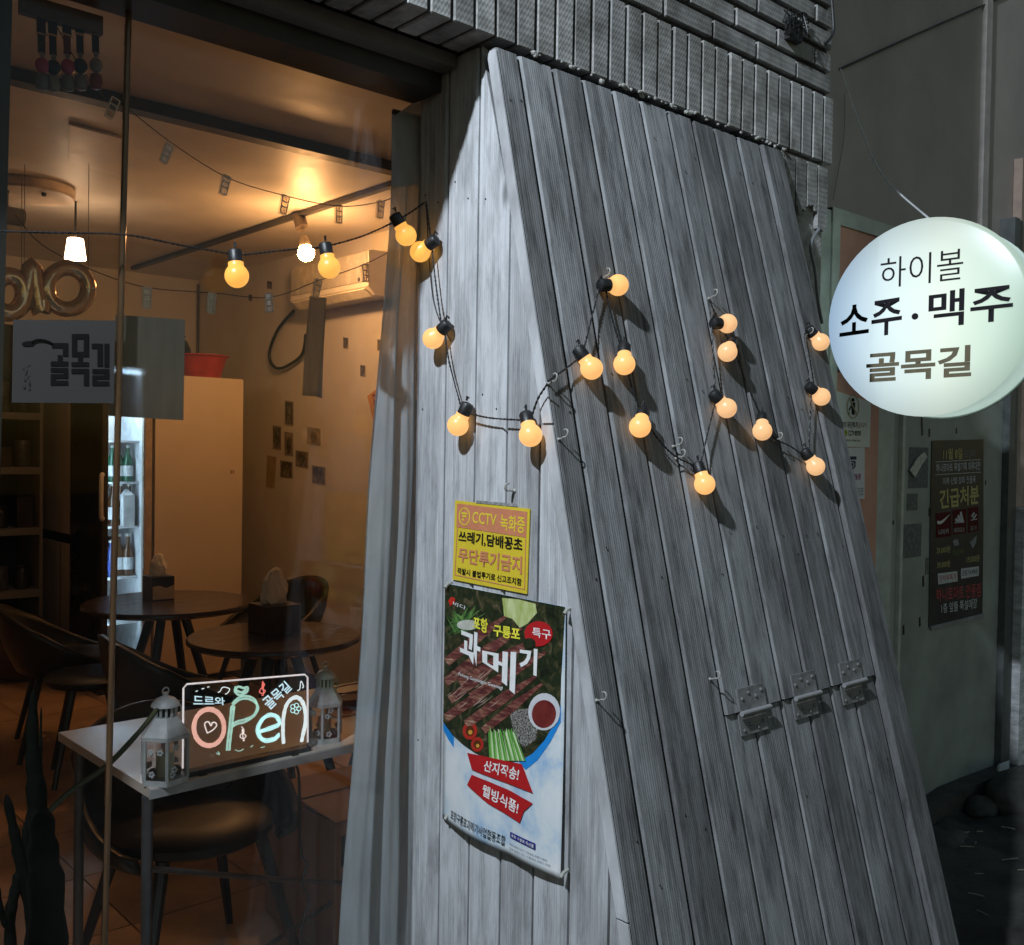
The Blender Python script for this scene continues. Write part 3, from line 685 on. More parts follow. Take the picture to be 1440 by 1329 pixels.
def PL(body, q, mat, bold=0.0, fn=zb, off=.0030, nm='lettering'):
    me = text_mesh(body, bold); xs = [v.co.x for v in me.vertices]; yv = [v.co.y for v in me.vertices]; x0, x1, y0, y1 = min(xs), max(xs), min(yv), max(yv)
    Q = [uvp(fn(*p)) for p in q]; cc = psurf(*Q[0])
    for v in me.vertices:
        a = (v.co.x-x0)/(x1-x0); w = (y1-v.co.y)/(y1-y0)
        uu = (Q[0][0]*(1-a)+Q[1][0]*a)*(1-w)+(Q[3][0]*(1-a)+Q[2][0]*a)*w; vv = (Q[0][1]*(1-a)+Q[1][1]*a)*(1-w)+(Q[3][1]*(1-a)+Q[2][1]*a)*w
        v.co = psurf(uu, vv, off)-cc
    me.name = nm; me.materials.clear(); me.materials.append(mat); o = bpy.data.objects.new(nm, me); COL.objects.link(o); put(o, cc, po)
YL2 = ink((.72, .66, .06))
PL('포항', [(342, 880), (440, 900), (440, 1000), (342, 962)], YL2, .03, za)
PL('구룡포', [(478, 935), (655, 962), (655, 1045), (478, 1012)], YL2, .03, za)
PL('특구', [(735, 955), (855, 975), (855, 1040), (735, 1015)], WHT, .01, za)
PL('과', [(252, 950), (395, 1000), (390, 1225), (250, 1160)], WHT, .03, za)
PL('메', [(405, 1095), (632, 1120), (625, 1400), (408, 1215)], WHT, .022, za)
PL('기', [(645, 1085), (770, 1100), (765, 1280), (655, 1240)], WHT, .035, za)
PL('Pohang Guryongpo Gwamegi', [(222, 18), (494, 100), (490, 128), (219, 42)], WHT, .004)
PL('산지직송!', [(395, 540), (600, 590), (590, 668), (388, 604)], WHT, .02)
PL('웰빙식품!', [(390, 682), (600, 795), (590, 868), (383, 750)], WHT, .02)
PL('포항구룡포과메기사업협동조합', [(182, 838), (520, 995), (516, 1055), (178, 892)], BLK, .004)
pp_([(546, 970), (700, 1040), (700, 1078), (546, 1004)], ink((.03, .03, .20)), .0016, 'blue_label')
PL('포항 구룡포 특산물', [(555, 982), (692, 1046), (692, 1068), (555, 1000)], WHT, .006)
for k in range(2): PL('경북 포항시 남구 구룡포읍 과메기 판매', [(542, 1034+26*k), (765+20*k, 1135+32*k), (765+20*k, 1148+32*k), (542, 1046+26*k)], ink((.12, .12, .14)), 0)
PL('바다', [(205, 782), (292, 815), (288, 842), (200, 808)], WHT, .0, za); pp_([to_b(*p) for p in ((168, 780), (190, 752), (216, 762), (212, 790), (184, 815))], ink((.5, .03, .02)), .002, 'red_mark')
for px, py in ((629, 822), (797, 858), (792, 1228), (629, 1147)):
    q = onx(px, py, XS-.012); MB().tube([q+V((.012, 0, .004)), q, q+V((-.006, 0, -.006))], .0035, 7).build('pin', HK, po, smooth=True)

# ================================================================= RIGHT: ALLEY WALL, DOOR, NOTICES, ROUND SIGN
YD = 1.915
alw = thing('alley_wall', 'dull pinkish grey panel wall rising behind the round lit sign', 'wall', (4.2, 1.95, 0))
PANEL = pm('dull pinkish grey wall panel', (.46, .41, .385), .62, scale=2.2, var=.16, bump=.1, bscale=70)
x1 = ony(1380, 150, 1.95).x
MB().box((2.436, 1.952, -.02), (x1-.01, 2.02, 4.4)).build('wall_panel', PANEL, alw)
MB().box((x1+.05, 1.952, 2.02), (6.5, 2.02, 4.4)).build('wall_panel', PANEL, alw)
MB().box((x1-.008, 1.93, -.02), (x1+.048, 2.02, 4.4)).build('joint_cover', pm('paler joint strip', (.50, .46, .43), .55), alw)
XD0, XD1 = ony(1265, 700, YD).x, ony(1405, 800, YD).x
pw = ony(1440, 713, YD)
MB().box((XD1+.135, 1.91, pw.z+.004), (6.5, 1.95, 2.9)).build('plaster_upper', pm('pinkish plaster', (.50, .37, .31), .8, scale=8, var=.2, bump=.3), alw)
MB().box((XD1+.13, 1.86, -.03), (6.5, 1.948, pw.z)).build('rough_plinth', pm('rough whitewashed plinth', (.60, .61, .63), .85, scale=14, var=.35, bump=.8, bscale=40, stretch=(1, 1, 3)), alw)
# metal door
dr = thing('metal_door', 'grey green metal door carrying a black sale poster, paint peeling at foot', 'door', ((XD0+XD1)/2, YD, 0))
DOORM = pm('grey green door paint', (.36, .39, .36), .5, scale=3, var=.2, bump=.15, bscale=40, alt=(.25, .275, .255))
MB().box((XD0+.012, YD, .015), (XD1, YD+.035, 2.15)).build('door_leaf', DOORM, dr)
MB().box((XD0-.012, YD-.014, 0), (XD0+.010, YD+.036, 2.2)).build('door_edge', pm('pale door edge', (.60, .61, .55), .5, var=.2), dr)
x13 = ony(1240, 700, YD).x
MB().box((x13-.12, YD+.002, 0), (XD0-.014, YD+.036, 2.2)).build('side_leaf', pm('pale grey green paint', (.42, .45, .41), .5, scale=4, var=.15), dr)
MB().box((XD1+.003, YD-.03, .0), (XD1+.06, YD+.036, 2.6)).box((XD1+.063, YD-.02, .0), (XD1+.12, YD+.03, 2.6)).build('door_jamb', pm('dark jamb steel', (.10, .11, .11), .5, var=.3), dr)
bits = MB(); rb_ = random.Random(11)
for zx, zy, w, h in ((530, 480, 90, 200), (500, 650, 50, 80), (495, 840, 95, 155), (740, 215, 50, 30), (575, 965, 18, 80)):
    a = ony(*zp(zx-w/2, zy-h/2, 3.497, 1140, 520), YD-.0015); c = ony(*zp(zx+w/2, zy+h/2, 3.497, 1140, 520), YD-.0015)
    bits.box((a.x, YD-.0015, c.z), (c.x, YD-.0004, a.z))
bits.build('tape_residue', pm('old tape residue', (.16, .17, .165), .8, scale=50, var=.4), dr)
tn = MB()
for zx, zy, s in ((548, 255, 9), (550, 300, 9), (585, 310, 8), (555, 1040, 10), (538, 1240, 9), (458, 1280, 9), (585, 700, 8), (718, 300, 6), (452, 620, 6), (408, 752, 4), (862, 555, 5)):
    p = ony(*zp(zx, zy, 3.497, 1140, 520), YD-.002); s *= .0009
    tn.prism([p+V((-s, 0, s*2.2)), p+V((s*.4, 0, s*2.6)), p+V((s, 0, -s*2)), p+V((-s*.6, 0, -s*2.6))], (0, .0015, 0))
tn.build('torn_tape', BLACKP, dr)
ft = MB(); q = [zp(*p, 3.497, 1140, 520) for p in ((490, 495), (530, 430), (560, 405), (575, 430), (545, 470), (515, 530))]
ft.prism([ony(*p, YD-.012) for p in q], (0, .006, 0)); ft.build('torn_foil', pm('crumpled foil', (.6, .6, .6), .35, metal=.6, scale=60, var=.4, bump=.8), dr)
# black sale poster
ND = V((0, -1, 0)); dz = lambda x, y: ony(*zp(x, y, 3.497, 1140, 520), YD-.004)
bp_ = thing('sale_poster', 'tall black sale poster with yellow and white lettering taped to metal door', 'poster', dz(720, 800))
MB().prism([dz(597, 348), dz(850, 342), dz(850, 780), dz(845, 1200), dz(720, 1235), dz(582, 1265), dz(588, 800)], (0, .0012, 0)).build('sheet', pm('black poster print', (.035, .036, .04), .42, scale=10, var=.4), bp_)
MB().prism([dz(585, 1262), dz(845, 1198), dz(846, 1222), dz(590, 1280)], (0, -.006, 0)).build('foot_rod', pm('grey poster rod', (.3, .31, .32), .4), bp_)
D_ = lambda body, q, mat, bold=0.0: letter(bp_, body, [dz(*p) for p in q], mat, bold, ND*.0012)
GOLD = ink((.55, .48, .20)); GREY = ink((.60, .61, .62)); GRYD = ink((.30, .30, .31)); RED2 = ink((.48, .10, .10))
D_('11월 8일', [(650, 388), (745, 384), (745, 438), (650, 442)], GOLD, .02); D_('토요일부터', [(752, 392), (808, 390), (808, 434), (752, 437)], GRYD)
D_('하나로마트 특별기획 의류대전', [(615, 462), (832, 450), (832, 492), (615, 506)], GREY, .012)
D_('의류·신발·잡화 전품목', [(648, 532), (810, 520), (810, 556), (648, 566)], GREY, .008)
D_('긴급처분', [(630, 590), (826, 565), (826, 660), (634, 686)], GOLD, .03)
lm = MB()
for a, b, c, d in (((612, 452), (836, 440), (836, 443), (612, 455)), ((612, 515), (836, 502), (836, 505), (612, 518))): lm.prism([dz(*p)+ND*.0012 for p in (a, b, c, d)], ND*.0001)
lm.build('rule_line', GREY, bp_)
for (x0, x1, y0) in ((614, 690, 706), (698, 764, 690), (772, 824, 680)):
    MB().prism([dz(*p)+ND*.0008 for p in ((x0, y0), (x1, y0-8), (x1, y0+112), (x0+3, y0+122))], ND*.0001).build('brand_panel', ink((.10, .015, .018)), bp_)
sw = [(620, 745), (622, 758), (634, 760), (650, 752), (686, 708), (648, 738), (632, 746), (626, 742)]
MB().prism([dz(*p)+ND*.0014 for p in sw], ND*.0001).build('swoosh_mark', WHT, bp_)
st = MB()
for x0, h in ((708, 14), (720, 30), (732, 46)): st.prism([dz(*p)+ND*.0014 for p in ((x0, 748-h), (x0+8, 748-h-6), (x0+20, 746), (x0+4, 748))], ND*.0001)
st.prism([dz(*p)+ND*.0014 for p in ((706, 751), (754, 747), (754, 751), (706, 755))], ND*.0001); st.build('stripe_mark', GREY, bp_)
tri = MB()
for q in (((786, 722), (800, 700), (806, 704), (794, 724)), ((794, 730), (812, 708), (816, 714), (802, 734)), ((786, 738), (818, 732), (818, 736), (786, 742))): tri.prism([dz(*p)+ND*.0014 for p in q], ND*.0001)
tri.build('triangle_mark', GREY, bp_)
D_('나이키', [(628, 786), (676, 780), (676, 808), (628, 814)], GREY); D_('아디다스', [(704, 778), (756, 772), (756, 798), (704, 804)], GREY); D_('휠라', [(784, 768), (816, 764), (816, 790), (784, 794)], GRYD)
D_('29,000원', [(618, 872), (684, 864), (684, 900), (618, 908)], GOLD, .01); D_('39,000원', [(620, 944), (684, 936), (684, 970), (620, 980)], GOLD, .01); D_('19,000원', [(766, 916), (828, 908), (828, 944), (766, 952)], GOLD, .01)
D_('전품목', [(696, 888), (750, 880), (750, 906), (696, 914)], ink((.20, .24, .08)))
for a in (((696, 840), (722, 832), (728, 862), (704, 866)), ((780, 850), (816, 812), (812, 850), (796, 880))): MB().prism([dz(*p)+ND*.0012 for p in a], ND*.0001).build('shoe_picture', GRYD, bp_)
for q in (((624, 1002), (720, 990), (722, 1040), (626, 1056)), ((738, 978), (826, 966), (826, 1012), (738, 1028))): MB().prism([dz(*p)+ND*.0010 for p in q], ND*.0001).build('white_box', GREY, bp_)
D_('단하루특가', [(632, 1012), (714, 1002), (714, 1032), (634, 1044)], RED2, .01); D_('균일가4,900원', [(744, 986), (820, 976), (820, 1004), (744, 1016)], BLK, .006)
D_('하나로마트 안동점', [(614, 1078), (836, 1046), (834, 1116), (616, 1142)], RED2, .02); D_('1층 앞뜰 특설매장', [(640, 1150), (818, 1122), (816, 1172), (642, 1198)], GREY, .012)
# framed pink panel with its two notices
YP = 1.80
pk = thing('pink_panel_door', 'faded pink panel in pale metal frame beside the brick pier', 'panel', (3.25, YP, 0))
FRM = pm('pale grey green frame', (.52, .55, .51), .5, var=.15); PNK = pm('faded pink board', (.66, .37, .27), .6, scale=3, var=.2, alt=(.60, .26, .20))
XL, XR = 3.052, ony(1240, 640, YP).x-.005
MB().box((XL, YP, 0), (XL+.048, YP+.10, 2.335)).build('frame_stile', FRM, pk)
MB().box((XL, YP+.004, 2.285), (3.62, YP+.10, 2.338)).build('frame_rail', FRM, pk)
MB().box((XL+.05, YP+.012, 0), (XR, YP+.08, 2.283)).build('pink_board', PNK, pk)
MB().box((2.985, YP+.006, 0), (XL-.002, YP+.11, 2.325)).build('frame_return', pm('grey green return', (.42, .45, .42), .5, var=.2), pk)
MB().box((XR+.003, YP+.02, 0), (x13-.1, YP+.14, 2.283)).build('frame_back', FRM, pk)
kz = lambda x, y: ony(*zp(x, y, 3.497, 1140, 520), YP+.004)
NP_ = ND
n1 = thing('no_dumping_notice', 'white notice with crossed out litter symbol just below the round sign', 'sign', kz(220, 380))
MB().prism([kz(100, 95), kz(297, 160), kz(291, 382), kz(150, 378)], (0, .006, 0)).build('plate', pm('white notice plate', (.76, .78, .76), .45, var=.06), n1)
ring(lambda x, y: kz(x, y)+NP_*.0012, 207, 182, 31, 58, 5).build('symbol_ring', ink((.45, .38, .24)), n1)
pe = MB()
for q in (((200, 138), (214, 140), (214, 158), (200, 156)), ((198, 160), (218, 162), (214, 222), (202, 220)), ((186, 196), (196, 176), (200, 180), (190, 202)), ((180, 210), (190, 208), (190, 222), (182, 222))): pe.prism([kz(*p)+NP_*.001 for p in q], NP_*.0001)
pe.build('walking_figure', BLK, n1)
MB().prism([kz(*p)+NP_*.0014 for p in ((186, 140), (191, 138), (229, 222), (224, 226))], NP_*.0001).build('slash_bar', ink((.45, .38, .24)), n1)
letter(n1, '쓰레기 무단투기', [kz(134, 256), kz(230, 256), kz(230, 288), kz(134, 286)], BLK, .016, NP_*.0012); letter(n1, '금지구역', [kz(234, 258), kz(272, 260), kz(272, 286), kz(234, 286)], ink((.50, .40, .26)), .01, NP_*.0012)
MB().lathe([(.011, 0), (.011, .0012)], kz(171, 311), ND, 16).build('camera_mark', ink((.35, .40, .04)), n1)
letter(n1, 'CCTV', [kz(184, 298), kz(214, 299), kz(214, 324), kz(184, 324)], BLK, .01, NP_*.0012); letter(n1, '촬영중', [kz(216, 299), kz(246, 300), kz(246, 324), kz(216, 324)], BLK, .016, NP_*.0012)
letter(n1, '위반시 과태료 부과', [kz(172, 342), kz(242, 344), kz(242, 354), kz(172, 352)], BLK, .004, NP_*.0012)
n2 = thing('cctv_notice', 'small white notice with navy camera shield below the litter notice', 'sign', kz(215, 520))
MB().prism([kz(120, 384), kz(266, 382), kz(265, 636), kz(170, 636)], (0, .006, 0)).build('plate', pm('white lilac notice plate', (.74, .74, .80), .45, var=.05), n2)
NAV = ink((.05, .06, .11))
MB().prism([kz(*p)+NP_*.001 for p in ((184, 426), (224, 426), (224, 442), (184, 442))], NP_*.0001).prism([kz(*p)+NP_*.001 for p in ((188, 448), (220, 448), (220, 476), (204, 494), (188, 476))], NP_*.0001).build('camera_shield', NAV, n2)
ring(lambda x, y: kz(x, y)+NP_*.0014, 204, 466, 9, 12, 3).build('lens_ring', WHT, n2)
letter(n2, 'CCTV', [kz(150, 514), kz(198, 512), kz(198, 540), kz(150, 540)], ink((.33, .03, .20)), .014, NP_*.0012); letter(n2, '작동중', [kz(202, 512), kz(246, 510), kz(246, 540), kz(202, 542)], ink((.33, .03, .20)), .016, NP_*.0012)
for k in range(3): letter(n2, '범죄예방 시설안전 촬영', [kz(176, 582+14*k), kz(258, 580+14*k), kz(258, 589+14*k), kz(176, 591+14*k)], NAV, 0, NP_*.0012)
# round sign
SC = V((2.93, 1.418, 1.919)); az = math.radians(8); SN = V((-math.cos(az), -math.sin(az), 0)); SU = V((-SN.y, SN.x, 0)); 
if SU.y > 0: SU = -SU
SR = .298; sg = thing('round_sign', 'large round glowing white sign with Korean drink lettering on the alley wall', 'sign', SC-V((0, 0, SR)))
def signmat():
    t = NT('lit sign acrylic'); t.b.inputs['Base Color'].default_value = (.05, .052, .051, 1); t.b.inputs['Roughness'].default_value = .3
    tc = t.n('ShaderNodeTexCoord')
    sx = t.n('ShaderNodeSeparateXYZ'); t.l(tc.outputs['Object'], sx.inputs[0])
    # cool and greenish LED modules behind the face; a soft fall-off towards the rim
    w = t.mathn('MULTIPLY_ADD', sx.outputs[1], -1.0/.6); w.node.inputs[2].default_value = .5
    hue = t.ramp(w, [(.0, (.50, .72, 1.0)), (.32, (.80, .98, 1.0)), (.60, (.86, 1.0, .88)), (1.0, (.60, .86, .70))])
    ln_ = t.n('ShaderNodeVectorMath', operation='LENGTH'); t.l(tc.outputs['Object'], ln_.inputs[0])
    fall = t.ramp(ln_.outputs['Value'], [(.08, (1, 1, 1)), (.20, (.88,)*3), (.275, (.66,)*3), (.30, (.60,)*3)])
    t.l(t.mix(hue, fall, 1.0, 'MULTIPLY'), t.b.inputs['Emission Color']); t.b.inputs['Emission Strength'].default_value = .98
    return t.m
face = MB().lathe([(SR, -.012), (SR, -.004), (SR-.006, 0), (SR-.014, .002), (.2, .006), (.1, .008), (0, .009)], SC, SN, 72).build('sign_face', signmat(), sg, origin=SC, smooth=True)
MB().lathe([(SR-.003, -.178), (SR-.003, -.10), (SR-.003, -.014)], SC, SN, 72).build('sign_drum', emat('dim lit drum', (.50, .66, .60), .75, .15, 6), sg, smooth=True)
MB().lathe([(SR+.001, -.195), (SR+.001, -.180)], SC, SN, 72).build('back_rim', pm('pale green rim', (.45, .52, .48), .4), sg, smooth=True)
def sq(u0, v0, u1, v1, sk=0): f = lambda u, v: SC+SU*(u*SR)+V((0, 0, v*SR))+SN*.0105; return [f(u0, v0), f(u1, v0+sk), f(u1, v1+sk), f(u0, v1)]
TX = ink((.022, .02, .024)); BRN = ink((.20, .17, .11))
letter(sg, '하이볼', sq(-.44, .63, .37, .32, .02), TX, -.004, V())
letter(sg, '소주', sq(-.86, .17, -.21, -.20, .05), TX, .016, V()); letter(sg, '맥주', sq(.05, .24, .83, -.12, .03), TX, .016, V())
MB().lathe([(.010, 0), (.010, .0006)], SC+SU*(-.08*SR)+V((0, 0, .01*SR))+SN*.0105, SN, 16).build('dot', TX, sg)
letter(sg, '골목길', sq(-.565, -.335, .47, -.645, .03), BRN, .026, V())
MB().tube([SC-SN*.18+V((0, 0, .05)), V((SC.x+.2, 1.95, SC.z+.05))], .014, 8).tube([SC-SN*.18-V((0, 0, .12)), V((SC.x+.2, 1.95, SC.z-.12))], .014, 8).build('bracket', STEEL, sg)
wp = spline([ony(1182, 97, 1.93), ony(1205, 165, 1.86), ony(1240, 245, 1.72), SC+V((0.03, 0, SR-.004))], 8)
MB().tube(wp, .003, 6).build('hanger_wire', pm('pale steel wire', (.7, .7, .72), .4), sg)
tag(MB().tube(spline([ony(1188, 130, 1.94), ony(1187, 190, 1.94), ony(1178, 245, 1.94), ony(1172, 280, 1.94)]), .0018, 6).build('thin_wire', pm('dull wire', (.3, .3, .3), .5)), 'thin dull wire hanging down the panel wall left of the sign wire', 'wire')
tag(MB().tube([ony(1182, 97, 1.945), ony(1290, 48, 1.94), ony(1396, 2, 1.945), ony(1500, -45, 1.945)], .0045, 7).build('wall_cable', BLACKP), 'straight dark cable running diagonally up the pinkish panel wall', 'cable')
# cables on the pier
tag(MB().tube(spline([ony(1152, 322, YB-.004), ony(1140, 345, YB-.01), ony(1146, 380, YB-.01), ony(1150, 420, YB-.006), ony(1156, 455, YB-.004)]), .0045, 7).build('pier_cable', pm('grey cable sheath', (.17, .18, .19), .5)), 'grey cable curving down the broken brick pier', 'cable')
tag(MB().tube(spline([ony(1166, -40, YB-.006), ony(1172, 30, YB-.012), ony(1170, 50, YB-.012), ony(1160, 62, YB-.004)]), .004, 7).build('wall_cable', BLACKP), 'black cable dropping down the right end of the brick wall', 'cable')
tw = MB(); rt_ = random.Random(2)
for k in range(7):
    a = [(1100+rt_.uniform(0, 40), 10+rt_.uniform(0, 45)) for _ in range(5)]; tw.tube(spline([ony(px, py, YB-.010-rt_.random()*.02) for px, py in a], 6), .0016, 5)
tw.box(tuple(ony(1112, 52, YB-.02)), tuple(ony(1120, 34, YB-.001)))
tag(tw.build('wire_tangle', BLACKP), 'tangle of cut black wires on the brick wall top right', 'wire')
# foot of the alley: stones, litter, kerb
ST = pm('dirty stone', (.06, .058, .055), .85, scale=9, var=.5, bump=.9, bscale=30)
def stone(c, s, sc, label, seed):
    b = bmesh.new(); bmesh.ops.create_icosphere(b, subdivisions=3, radius=1)
    for v in b.verts:
        d = 1+.28*noise.noise(v.co*1.3+V((seed, 0, 0)))+.08*noise.noise(v.co*4+V((0, seed, 0))); v.co = V((v.co.x*sc[0], v.co.y*sc[1], max(-.6, v.co.z)*sc[2]))*d*s
    me = bpy.data.meshes.new('stone'); b.to_mesh(me); b.free(); me.materials.append(ST); me.polygons.foreach_set('use_smooth', [True]*len(me.polygons))
    o = bpy.data.objects.new('stone', me); COL.objects.link(o); put(o, c); tag(o, label, 'stone', 'stones at the foot of the door')
a = onz(1425, 1112, .05); stone(V((a.x, a.y-.05, .06)), .19, (1.3, .6, .55), 'large long dark stone at the right edge of the alley', 1)
a = onz(1380, 1135, .02); stone(V((a.x, a.y, .02)), .085, (1.1, .8, .5), 'small pale flat stone below the metal door', 4)
a = onz(1325, 1180, .02); stone(V((a.x, a.y, .01)), .10, (1.4, .8, .4), 'low dark stone beside the foot of the lean-to', 9)
tag(MB().prism([(XD0-.2, YD-.10, -.03), (XD1+.1, YD-.07, -.03), (XD1+.1, YD-.07, .07), (XD0+.4, YD-.10, .10), (XD0-.2, YD-.12, .05)], (0, .09, 0)).build('door_sill', ST), kind='structure')
lt_ = random.Random(4)
STL = ['pale straw scrap bent beside the lean-to foot, upper of two', 'pale straw scrap beside the lean-to foot, lower of two', 'thin pale scrap under the flat stone', 'pale scrap in front of the large long stone', 'long pale straw by the right edge of the alley ground', 'short pale scrap in the middle of the alley ground', 'tiny upright pale scrap below the flat stone', 'pale scrap low in the dark corner by the lean-to', 'smallest pale scrap, lowest on the alley ground', 'pale scrap cut by the right picture edge', 'faint thin scrap between the two bent straws']
WHL = pm('pale straw litter', (.28, .265, .20), .7)
for k, (px, py, L, an) in enumerate(((1357, 1166, .06, .3), (1349, 1178, .05, -.7), (1378, 1160, .04, .2), (1418, 1158, .06, -.3), (1420, 1195, .09, .2), (1377, 1212, .05, .1), (1372, 1180, .03, .9), (1373, 1247, .06, -.3), (1382, 1267, .04, -.9), (1437, 1208, .04, .1), (1360, 1187, .07, 0))):
    c = onz(px, py, .04); d = rgt*math.cos(an)*L*.4+V((fwd.x, fwd.y, 0))*math.sin(an)*L*.6
    c.z = alley((c.x-2.3)/3.6, (c.y-.2)/1.72).z+.006
    tag(MB().tube([c-d+V((0, 0, .002)), c+V((0, 0, .002)), c+d], [.0028, .0028, .0018], 5).build('straw', WHL), STL[k], 'litter', 'straw scraps on the alley ground')
wr = onz(1408, 1094, .04); tag(MB().prism([wr+V((-.05, 0, .03)), wr+V((.01, -.02, .035)), wr+V((.06, 0, .06)), wr+V((.0, .02, .05))], (0, -.01, .012)).build('litter_wrapper', PAPER), 'crumpled white wrapper on the ledge at the foot of the pillar', 'litter')

# ================================================================= INSIDE THE BAR
# track rail and lamp
XT = 2.83
rl0, rl1 = onz(185, 375, ZC).y, 4.0
tr = thing('track_light', 'lit warm bulb hanging from dark ceiling track above the tables', 'lamp', (XT, 4.9, ZC))
MB().box((XT-.018, 2.6, ZC-.024), (XT+.018, rl0, ZC-.001)).build('track_rail', pm('dark track rail', (.05, .045, .04), .4), tr)
lp = onx(430, 353, XT); tp = onx(421, 302, XT)
MB().tube([V((XT, lp.y+.08, ZC-.02)), V((XT, lp.y+.04, ZC-.09))], .036, 14).build('lamp_holder', pm('brown lamp holder', (.12, .09, .06), .4), tr, smooth=True)
axl = (lp-V((XT, lp.y+.04, ZC-.09))).normalized()
MB().lathe([(.02, -.085), (.030, -.05), (.034, -.025), (.03, -.02)], lp, axl, 20).build('lamp_reflector', pm('pale reflector', (.6, .5, .36), .3), tr, smooth=True)
HOT = emat('track bulb', (1.0, .48, .17), 290, .02)
MB().sphere(lp+axl*.012, .046, 20, 12).build('lamp_bulb', HOT, tr, smooth=True)
# small lit shade at the upper left, deep in the room
sh = thing('pendant_lamp', 'small lit white shade hanging deep in the room upper left', 'lamp', onz(106, 349, 2.55))
c = onz(106, 349, 2.55); MB().lathe([(.055, -.06), (.04, .05), (.015, .055)], c, (0, 0, 1), 20).build('lamp_shade', emat('lit shade', (1.0, .62, .36), 22, .05), sh, smooth=True); MB().tube([c+V((0, 0, .05)), V((c.x, c.y, ZC))], .006, 6).build('stem', BLACKM, sh)
# ring canopy with spot
c = onz(40, 262, ZC); ca = thing('ceiling_spot', 'round pale ceiling rose with dark spot beneath it behind window post', 'lamp', c)
MB().lathe([(.21, -.05), (.22, -.04), (.22, -.002)], c, (0, 0, 1), 36).build('ceiling_rose', pm('pale enamel', (.55, .45, .36), .35), ca, smooth=True)
kn = MB()
for w in (2.2, 3.6, 5.0): kn.lathe([(.012, -.065), (.012, -.05)], c+V((.13*math.cos(w), .13*math.sin(w), 0)), (0, 0, 1), 8)
kn.build('rose_knob', BLACKM, ca)
MB().tube([c+V((-.25, 0, -.16)), c+V((-.02, .02, -.16))], .045, 14).build('spot_head', pm('olive spot head', (.10, .09, .06), .4), ca, smooth=True); MB().tube([c+V((-.1, 0, -.05)), c+V((-.1, 0, -.13))], .008, 6).build('spot_stem', BLACKM, ca)
# added pale sheet on the ceiling, standing in for a reflection in the glass
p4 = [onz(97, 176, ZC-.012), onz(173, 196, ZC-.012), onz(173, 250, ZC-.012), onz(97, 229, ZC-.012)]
tag(MB().prism(p4, (0, 0, .0105)).build('ceiling_reflection_patch', pm('pale reflection tone', (.80, .74, .68), .5, var=.05)), 'pale rectangular sheet on the ceiling standing in for a glass reflection left of the window seam', 'reflection patch')
# air conditioner on the right wall
k_ = (XW-.2)/2.95
y0, y1 = onx(518, 411, XW-.2).y, onx(409, 435, XW-.2).y; zb_, zt_ = 1.5+.812*k_, 1.5+1.045*k_
ac = thing('air_conditioner', 'white wall air conditioner under the ceiling on the right wall', 'air conditioner', (XW, (y0+y1)/2, zb_))
WARMW = pm('off white casing', (.66, .62, .54), .4, var=.05)
MB().prism([(XW-.004, y0, zb_), (XW-.15, y0, zb_), (XW-.2, y0, zb_+.045), (XW-.2, y0, zt_-.01), (XW-.18, y0, zt_), (XW-.004, y0, zt_)], (0, y1-y0, 0)).build('casing', WARMW, ac)
MB().box((XW-.206, y0+.012, zb_+.075), (XW-.201, y1-.012, zt_-.012)).build('front_panel', pm('greyed front panel', (.42, .39, .34), .25, var=.08), ac)
fl_ = MB().prism([(XW-.155, y0+.03, zb_-.003), (XW-.202, y0+.03, zb_+.036), (XW-.204, y0+.03, zb_+.030), (XW-.157, y0+.03, zb_-.008)], (0, y1-y0-.06, 0)); fl_.build('air_flap', pm('pale flap', (.78, .72, .58), .4), ac)
MB().lathe([(.012, 0), (.012, .003)], (XW-.206, y0+.09, zb_+.09), (-1, 0, 0), 14).build('badge', BLACKP, ac)
tag(MB().tube(spline([onx(p[0], p[1], XW-.03) for p in ((413, 437), (392, 462), (380, 490), (380, 508), (390, 518), (405, 514), (425, 498), (430, 470))]), .011, 8).build('drain_hose', BLACKP, smooth=True), 'looping black hose hanging below the air conditioner', 'hose')
# photographs on the right wall
phm = [printmat('photo print %d' % k, st_, sc_2, (1, 1, 1), 5) for k, (st_, sc_2) in enumerate((([(.4, (.03, .025, .02)), (.6, (.16, .12, .10))], 30), ([(.4, (.06, .05, .045)), (.6, (.25, .2, .17))], 22), ([(.4, (.10, .08, .06)), (.6, (.34, .28, .22))], 26), ([(.42, (.04, .045, .05)), (.58, (.22, .22, .22))], 20)))]
BORD = pm('photo paper edge', (.30, .25, .20), .6)
def photo(x0, y0_, x1_, y1_, m, label, tilt=0):
    t = thing('photo_print', label, 'photo', onx((x0+x1_)/2, y1_, XW), group='photos pinned to the right wall')
    a, b, c, d = [onx(*p, XW) for p in ((x0, y0_), (x1_, y0_+tilt), (x1_, y1_+tilt), (x0, y1_))]
    MB().prism([q+NX*.001 for q in (a, b, c, d)], NX*.002).build('paper', BORD, t)
    f = lambda u, v: (a*(1-u)+b*u)*(1-v)+(d*(1-u)+c*u)*v+NX*.0034
    MB().prism([f(.09, .06), f(.91, .06), f(.91, .94), f(.09, .94)], NX*.0002).build('picture', m, t)
    MB().prism([f(.3, .35), f(.55, .2), f(.75, .45), f(.7, .9), f(.3, .92)], NX*.0005).build('subject', phm[(phm.index(m)+2) % 4], t)
